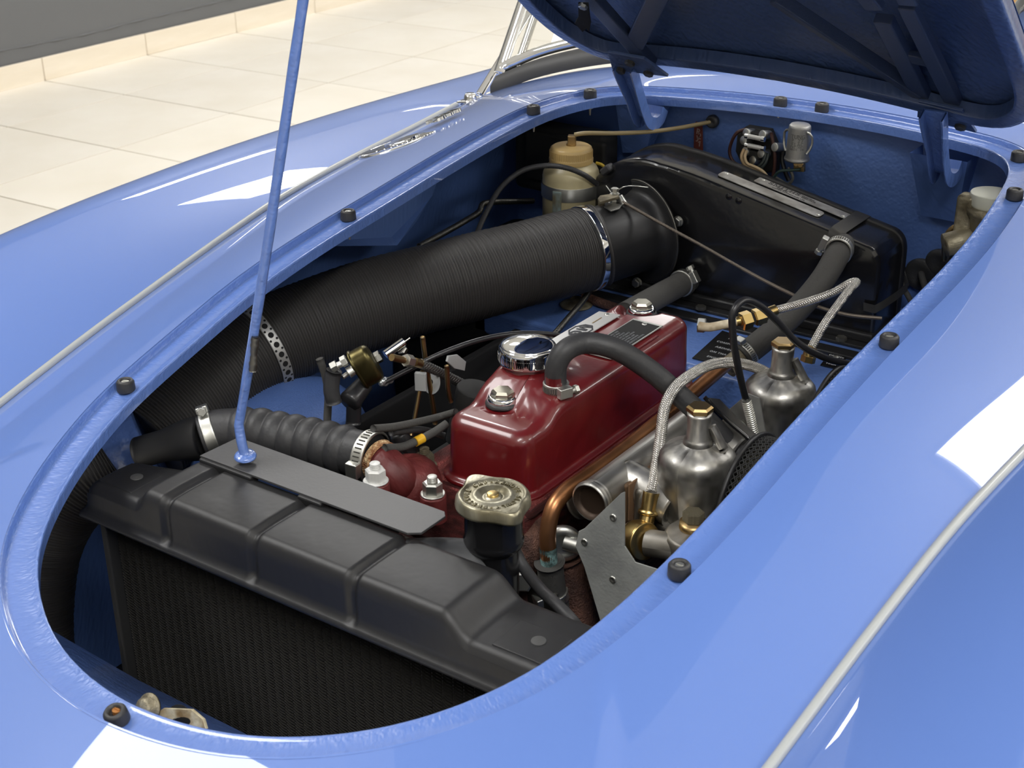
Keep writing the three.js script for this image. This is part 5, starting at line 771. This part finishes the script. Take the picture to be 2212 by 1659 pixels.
single('solder_blob', (() => { const g = []; for (let k = 0; k < 14; k++) g.push(new THREE.IcosahedronGeometry(.0022 + .0018 * rnd(), 1).translate(...P(832 + k * 1.3 + 8 * rnd() - 12, 832 - k * .8 + 8 * rnd() - 6, { x: -.139 }).toArray())); return merge(g); })(), phys({ color: lin(.5, .54, .56), metalness: .8, roughness: .3 }), 'shiny clear wrap at the lower end of the thin black cable', 'wrap');
const lead = (label, pts, x, r = .0042, m = M.rubber) => single('ignition_lead', sweep(pts.map(([a, b, dx]) => P(a, b, { x: x + (dx || 0) })), r, { step: .004, radial: 14 }), m, label, 'lead');
lead('black ignition lead lying highest beside the front of the rocker cover', [[806, 926], [850, 922], [900, 912], [950, 900], [985, 890, .02]], -.072, .0037, M.rubberGrey);
lead('black ignition lead passing under the highest one in front of the engine', [[845, 935], [900, 928], [930, 932], [960, 942, .01]], -.075, .0034);
{
  const t = thing('ignition_lead', 'black ignition lead with a yellow band beside the rocker cover front', 'lead', P(905, 950, { x: -.062 }).toArray()), q = (a, b, x) => P(a, b, { x });
  mesh('lead', sweep([q(830, 968, -.068), q(870, 965, -.066), q(905, 950, -.062), q(940, 932, -.058), q(965, 915, -.054)], .0040, { radial: 16 }), M.rubberGrey, t);
  mesh('yellow_band', sweep([q(896, 955, -.063), q(914, 946, -.061)], .0046, { step: .002, radial: 20 }), phys({ color: lin(.75, .42, .02), roughness: .45 }), t, 'yellow marker band');
}
single('plug_boot', merge([along(lathe([[0, 0], [.0085, .001], [.0095, .006], [.0090, .026], [.0070, .030], [0, .031]], 24), V(-.3, 1, .3), P(887, 985, { x: -.075 })), sweep([P(887, 985, { x: -.075 }), P(870, 990, { x: -.078 }), P(852, 985, { x: -.082 })], .0088, { radial: 16 })]), M.rubberShine, 'glossy black spark plug boot behind the thermostat housing', 'boot');
single('cable', sweep([P(690, 775, { x: -.19 }), P(703, 812, { x: -.186 }), P(709, 850, { x: -.184 }), P(707, 910, { x: -.182 }), P(708, 950, { x: -.18 })], .0040, { radial: 14 }), M.rubberGrey, 'grey cable hanging straight down left of the starter switch', 'cable');
const cu = (name, label, pts, x, r, m = M.brassDull) => single(name, sweep(pts.map(([a, b]) => P(a, b, { x })), r, { step: .004, radial: 12 }), m, label, 'pipe');
cu('oil_line', 'dull copper line standing upright under the middle of the air duct', [[913, 728], [918, 770], [928, 830], [936, 880], [940, 915]], -.125, .0027);
cu('oil_line', 'thin dull copper line leaning left with a grey clip', [[912, 800], [905, 850], [898, 890], [888, 940]], -.12, .0022);
cu('oil_line', 'dull copper line nearest the front of the rocker cover', [[965, 790], [968, 840], [974, 868]], -.10, .0026);
single('pipe_clip', box(.012, .020, .005, P(909, 824, { x: -.118 }).toArray(), [0, .4, 0], .001), M.grey, 'grey metal clip on the thin leaning copper line', 'clip');
single('washer', along(lathe([[.003, 0], [.0125, 0], [.0128, .0015], [.003, .002]], 26), V(-.2, .3, 1), P(934, 825, { x: -.126 })), M.grey, 'round grey washer behind the upright copper line', 'washer');
single('bracket', merge([slab([[965, 768], [985, 765], [1003, 780], [1000, 800], [978, 795], [962, 780]].map(([a, b]) => P(a, b, { x: -.10 })), V(1, 0, 0), .0025, .0005)]), M.grey, 'small grey lug with a hole beside the thin black cable', 'bracket');
single('coil', merge([along(lathe([[0, 0], [.024, 0], [.026, .003], [.026, .02], [.0255, .08], [0, .08]], 36).scale(.8, .8, .8), V(-.2, -1, .1), P(1030, 838, { x: -.085 }))]), M.blackMatt, 'dull metal canister end just left of the rocker cover', 'canister');
// dark masses low in the bay, so that pipes and leads do not hang over an empty tray
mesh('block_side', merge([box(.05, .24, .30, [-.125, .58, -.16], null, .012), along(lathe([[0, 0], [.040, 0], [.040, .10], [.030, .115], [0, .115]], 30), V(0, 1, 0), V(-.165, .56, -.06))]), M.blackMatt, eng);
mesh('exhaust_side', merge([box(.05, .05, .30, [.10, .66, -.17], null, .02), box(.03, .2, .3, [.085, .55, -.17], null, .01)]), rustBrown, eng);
// far side wall: gusset box and the swelling of the inner wheel arch
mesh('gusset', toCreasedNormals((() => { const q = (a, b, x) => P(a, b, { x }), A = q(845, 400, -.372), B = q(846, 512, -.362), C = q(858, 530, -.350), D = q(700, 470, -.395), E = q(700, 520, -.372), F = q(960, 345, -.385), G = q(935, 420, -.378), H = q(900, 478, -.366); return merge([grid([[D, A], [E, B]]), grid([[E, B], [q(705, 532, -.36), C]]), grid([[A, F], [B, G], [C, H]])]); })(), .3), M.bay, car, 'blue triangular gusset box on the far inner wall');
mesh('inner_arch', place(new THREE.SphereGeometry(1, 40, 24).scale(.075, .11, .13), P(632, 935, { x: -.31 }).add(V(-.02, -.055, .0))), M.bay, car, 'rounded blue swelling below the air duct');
single('regulator', merge([box(.150, .095, .040, P(1222, 345, { z: -.655 }).toArray(), null, .010), box(.130, .07, .012, P(1222, 347, { z: -.633 }).toArray(), null, .005)]), M.blackMatt, 'black box in shadow on the bulkhead behind the plastic bottle', 'regulator');
mesh('added_dark_box', box(.185, .30, .30, [-.362, .595, -.545], null, .02), M.pitchBlack, car, 'added near-black box low on the far side');  // near-black box added so the far side reads dark
// coiled cables on the far side
single('coiled_cable', sweep([P(905, 532, { x: -.30 }), P(950, 508, { x: -.305 }), P(1000, 480, { x: -.312 }), P(1036, 456, { x: -.32 }), P(1042, 442, { x: -.325 }), P(1060, 437, { x: -.33 }), P(1110, 435, { x: -.345 }), P(1150, 434, { x: -.36 })], s => .0034 + .0006 * Math.sin(s * 1900), { step: .0009, radial: 12 }), M.darksteel, 'dark coiled cable running along the far wall behind the air duct', 'cable');
single('bowden_cable', sweep([P(1030, 505, { z: -.38 }), P(1050, 460, { z: -.41 }), P(1085, 402, { z: -.45 }), P(1130, 368, { z: -.48 }), P(1180, 358, { z: -.505 }), P(1225, 363, { z: -.515 }), P(1262, 378, { z: -.53 }), P(1290, 398, { z: -.55 })], s => .0034 + .00018 * Math.sin(s * 2200), { step: .001, radial: 12 }), M.rubber, 'thin dark cable arching in front of the plastic bottle', 'cable');
wire('wire', 'yellow wire loop just right of the plastic bottle', [.60, .42, .04], [[1288, 352, -.60], [1302, 357, -.60], [1308, 370, -.605], [1298, 380, -.61], [1288, 384, -.61]], .0022);
// cable crossing the shelf
single('coiled_cable', sweep([P(1282, 616, { y: .755 }), P(1255, 655, { y: .752 }), P(1225, 690, { y: .750 }), P(1198, 722, { y: .746 }), P(1175, 750, { y: .74 })], s => .0034 + .0006 * Math.sin(s * 1900), { step: .0009, radial: 12 }), M.darksteel, 'dark coiled cable coming down from the duct band over the blue shelf', 'cable');
single('shelf_bolt', place(merge([lathe([[0, 0], [.020, 0], [.021, .002], [.016, .004], [.008, .006], [0, .006]], 32), hex(.008, .006, V(0, 1, 0), V(0, .005, 0))]), P(1245, 660, { y: .7305 })), M.dirty, 'dirty washer and bolt on the blue shelf beside the coiled cable', 'bolt');
single('shelf_pipe', sweep([P(1262, 640, { y: .737 }), P(1300, 655, { y: .737 }), P(1340, 668, { y: .737 })], .006, { radial: 14 }), rustBrown, 'rusty brown pipe lying on the shelf behind the rocker cover', 'pipe');
// plates on the shelf
{
  const t = thing('data_plate', 'black printed plate on the blue shelf behind the rocker cover', 'plate', P(1530, 770, { y: .731 }).toArray()), pts = [[1560, 716], [1632, 738], [1575, 795], [1495, 775]].map(([a, b]) => P(a, b, { y: .7305 }));
  mesh('plate', slab(pts, V(0, 1, 0), .0015, .0004), M.blackGloss, t); const x = pts[1].clone().sub(pts[0]).normalize(), zz = pts[3].clone().sub(pts[0]), o = pts[0].clone().addScaledVector(x, .028);
  for (let k = 0; k < 5; k++) mesh('print_line', onFace(letters(['MG CAR', 'COMPANY LTD', 'ABINGDON', 'ON THAMES', 'ENGLAND'][k], .0042, .0002), o.clone().addScaledVector(zz, .16 + k * .165).setY(.7322), V(1, 0, 0), V(0, 1, 0)), phys({ color: lin(.30, .31, .32), roughness: .5 }), t);
  mesh('rivet', place(lathe([[.0040, 0], [.0030, .0012], [0, .0016]], 16), P(1594, 734, { y: .732 })), M.zinc, t);
}
{
  const t = thing('data_plate', 'small black plate with white print low beside the far carburettor', 'plate', P(1800, 785, { y: .731 }).toArray()), pts = [[1792, 763], [1830, 772], [1815, 800], [1772, 790]].map(([a, b]) => P(a, b, { y: .7305 }));
  mesh('plate', slab(pts, V(0, 1, 0), .0015, .0004), M.blackGloss, t); const zz = pts[3].clone().sub(pts[0]), o = pts[0].clone().lerp(pts[1], .5);
  for (let k = 0; k < 4; k++) mesh('print_line', onFace(letters(['CAR No', '24600', 'ENGINE', '16GA'][k], .0038, .0002), o.clone().addScaledVector(zz, .2 + k * .2).setY(.7322), V(1, 0, 0), V(0, 1, 0)), phys({ color: lin(.5, .5, .5), roughness: .5 }), t);
  mesh('rivet', place(lathe([[.0040, 0], [.0030, .0012], [0, .0016]], 16), P(1806, 771, { y: .732 })), M.zinc, t);
}
mesh('gearbox_lip', box(.20, .05, .02, [.10, .702, -.40], null, .006), M.bay, car);
// bulkhead: boxes under the hinges
for (const [a, lb] of [[[[1330, 225], [1420, 235], [1395, 330], [1345, 330]], 'L'], [[[1965, 330], [2090, 350], [2065, 480], [1990, 465]], 'R']]) {
  const f = a.map(([x, y], i) => P(x, y, { z: i < 2 ? -.655 : -.684 })), bk = f.map(p => V(p.x, p.y, -.698)); mesh('hinge_box', toCreasedNormals(merge([grid([[f[0], f[1]], [f[3], f[2]]]), grid([[bk[0], f[0]], [bk[3], f[3]]]), grid([[f[1], bk[1]], [f[2], bk[2]]]), grid([[f[3], f[2]], [bk[3], bk[2]]])]), .3), lb === 'L' ? M.lumpy : M.bay, car);
}
// nose inside: slanted blue panels and the catch
mesh('nose_panel', grid([[P(60, 1330, { z: .36 }), P(140, 1378, { z: .30 }), P(300, 1470, { z: .262 }), P(600, 1620, { z: .262 })], [P(120, 1480, { z: .40 }), P(200, 1500, { z: .395 }), P(330, 1600, { z: .415 }), P(560, 1680, { z: .41 })]]), M.lumpy, car, 'slanted blue panel in front of the radiator');
mesh('nose_web', slab([P(215, 1482, { z: .372 }), P(300, 1484, { z: .330 }), P(262, 1530, { z: .362 })], V(.3, .2, 1), .003, .0005), M.bay, car);
{
  const Zc = .372, q = (a, b, z = Zc) => P(a, b, { z }), t = thing('bonnet_catch', 'dirty grey bonnet catch inside the nose behind the rusty buffer screw', 'catch', q(380, 1550).toArray());
  mesh('plate', slab([q(335, 1545), q(350, 1530), q(400, 1534), q(428, 1555), q(440, 1575), q(400, 1590), q(350, 1580)], V(0, .45, .9), .003, .0005, [[...Array(14).keys()].map(k => q(388 + Math.cos(k / 14 * 6.283) * 21, 1562 + Math.sin(k / 14 * 6.283) * 14))]), phys({ map: again(mottle([128, 104, 66], [206, 196, 166]), 18), metalness: .4, roughness: .6, bumpMap: again(bumpFine, 14), bumpScale: .0008 }), t);
  mesh('bolt', merge([along(lathe([[0, 0], [.0115, 0], [.0115, .002], [.0082, .003], [.0082, .008], [.0060, .0105], [0, .011]], 24), V(0, .5, 1), q(325, 1528))]), M.dirty, t);
  mesh('bore', along(lathe([[0, 0], [.014, 0], [.014, .002], [0, .002]], 24), V(0, .45, .9), q(388, 1560, Zc - .012)), M.pitchBlack, t);
}
// behind the bonnet edge, far right corner of the picture: the cockpit side and a counter across the room
single('wing_mirror', merge([along(lathe([[0, 0], [.05, .004], [.066, .016], [.070, .03], [.066, .034], [0, .034]], 44), V(.0, .1, -1), P(2262, 75, { z: -1.25 })), rod(P(2262, 75, { z: -1.25 }), P(2275, 170, { z: -1.24 }), .008, 14)]), M.chrome, 'chrome mirror back just past the bonnet corner', 'mirror');
{
  const t = thing('counter', 'dark counter with a tan wooden top across the room behind the bonnet corner', 'counter', P(2205, 60, { z: -4.6 }).setY(0).toArray()), p = P(2200, 6, { z: -4.6 });
  mesh('top', box(3.4, .06, .7, [p.x + 1.2, p.y - .0, -4.95], null, .006), phys({ map: again(mottle([168, 120, 64], [202, 154, 92]), 1.2), roughness: .45 }), t); mesh('body', box(3.3, p.y - .03, .62, [p.x + 1.2, (p.y - .03) / 2, -4.97], null, .004), phys({ color: lin(.035, .033, .03), roughness: .6 }), t);
}

scene.add(camera);
renderer.render(scene, camera);
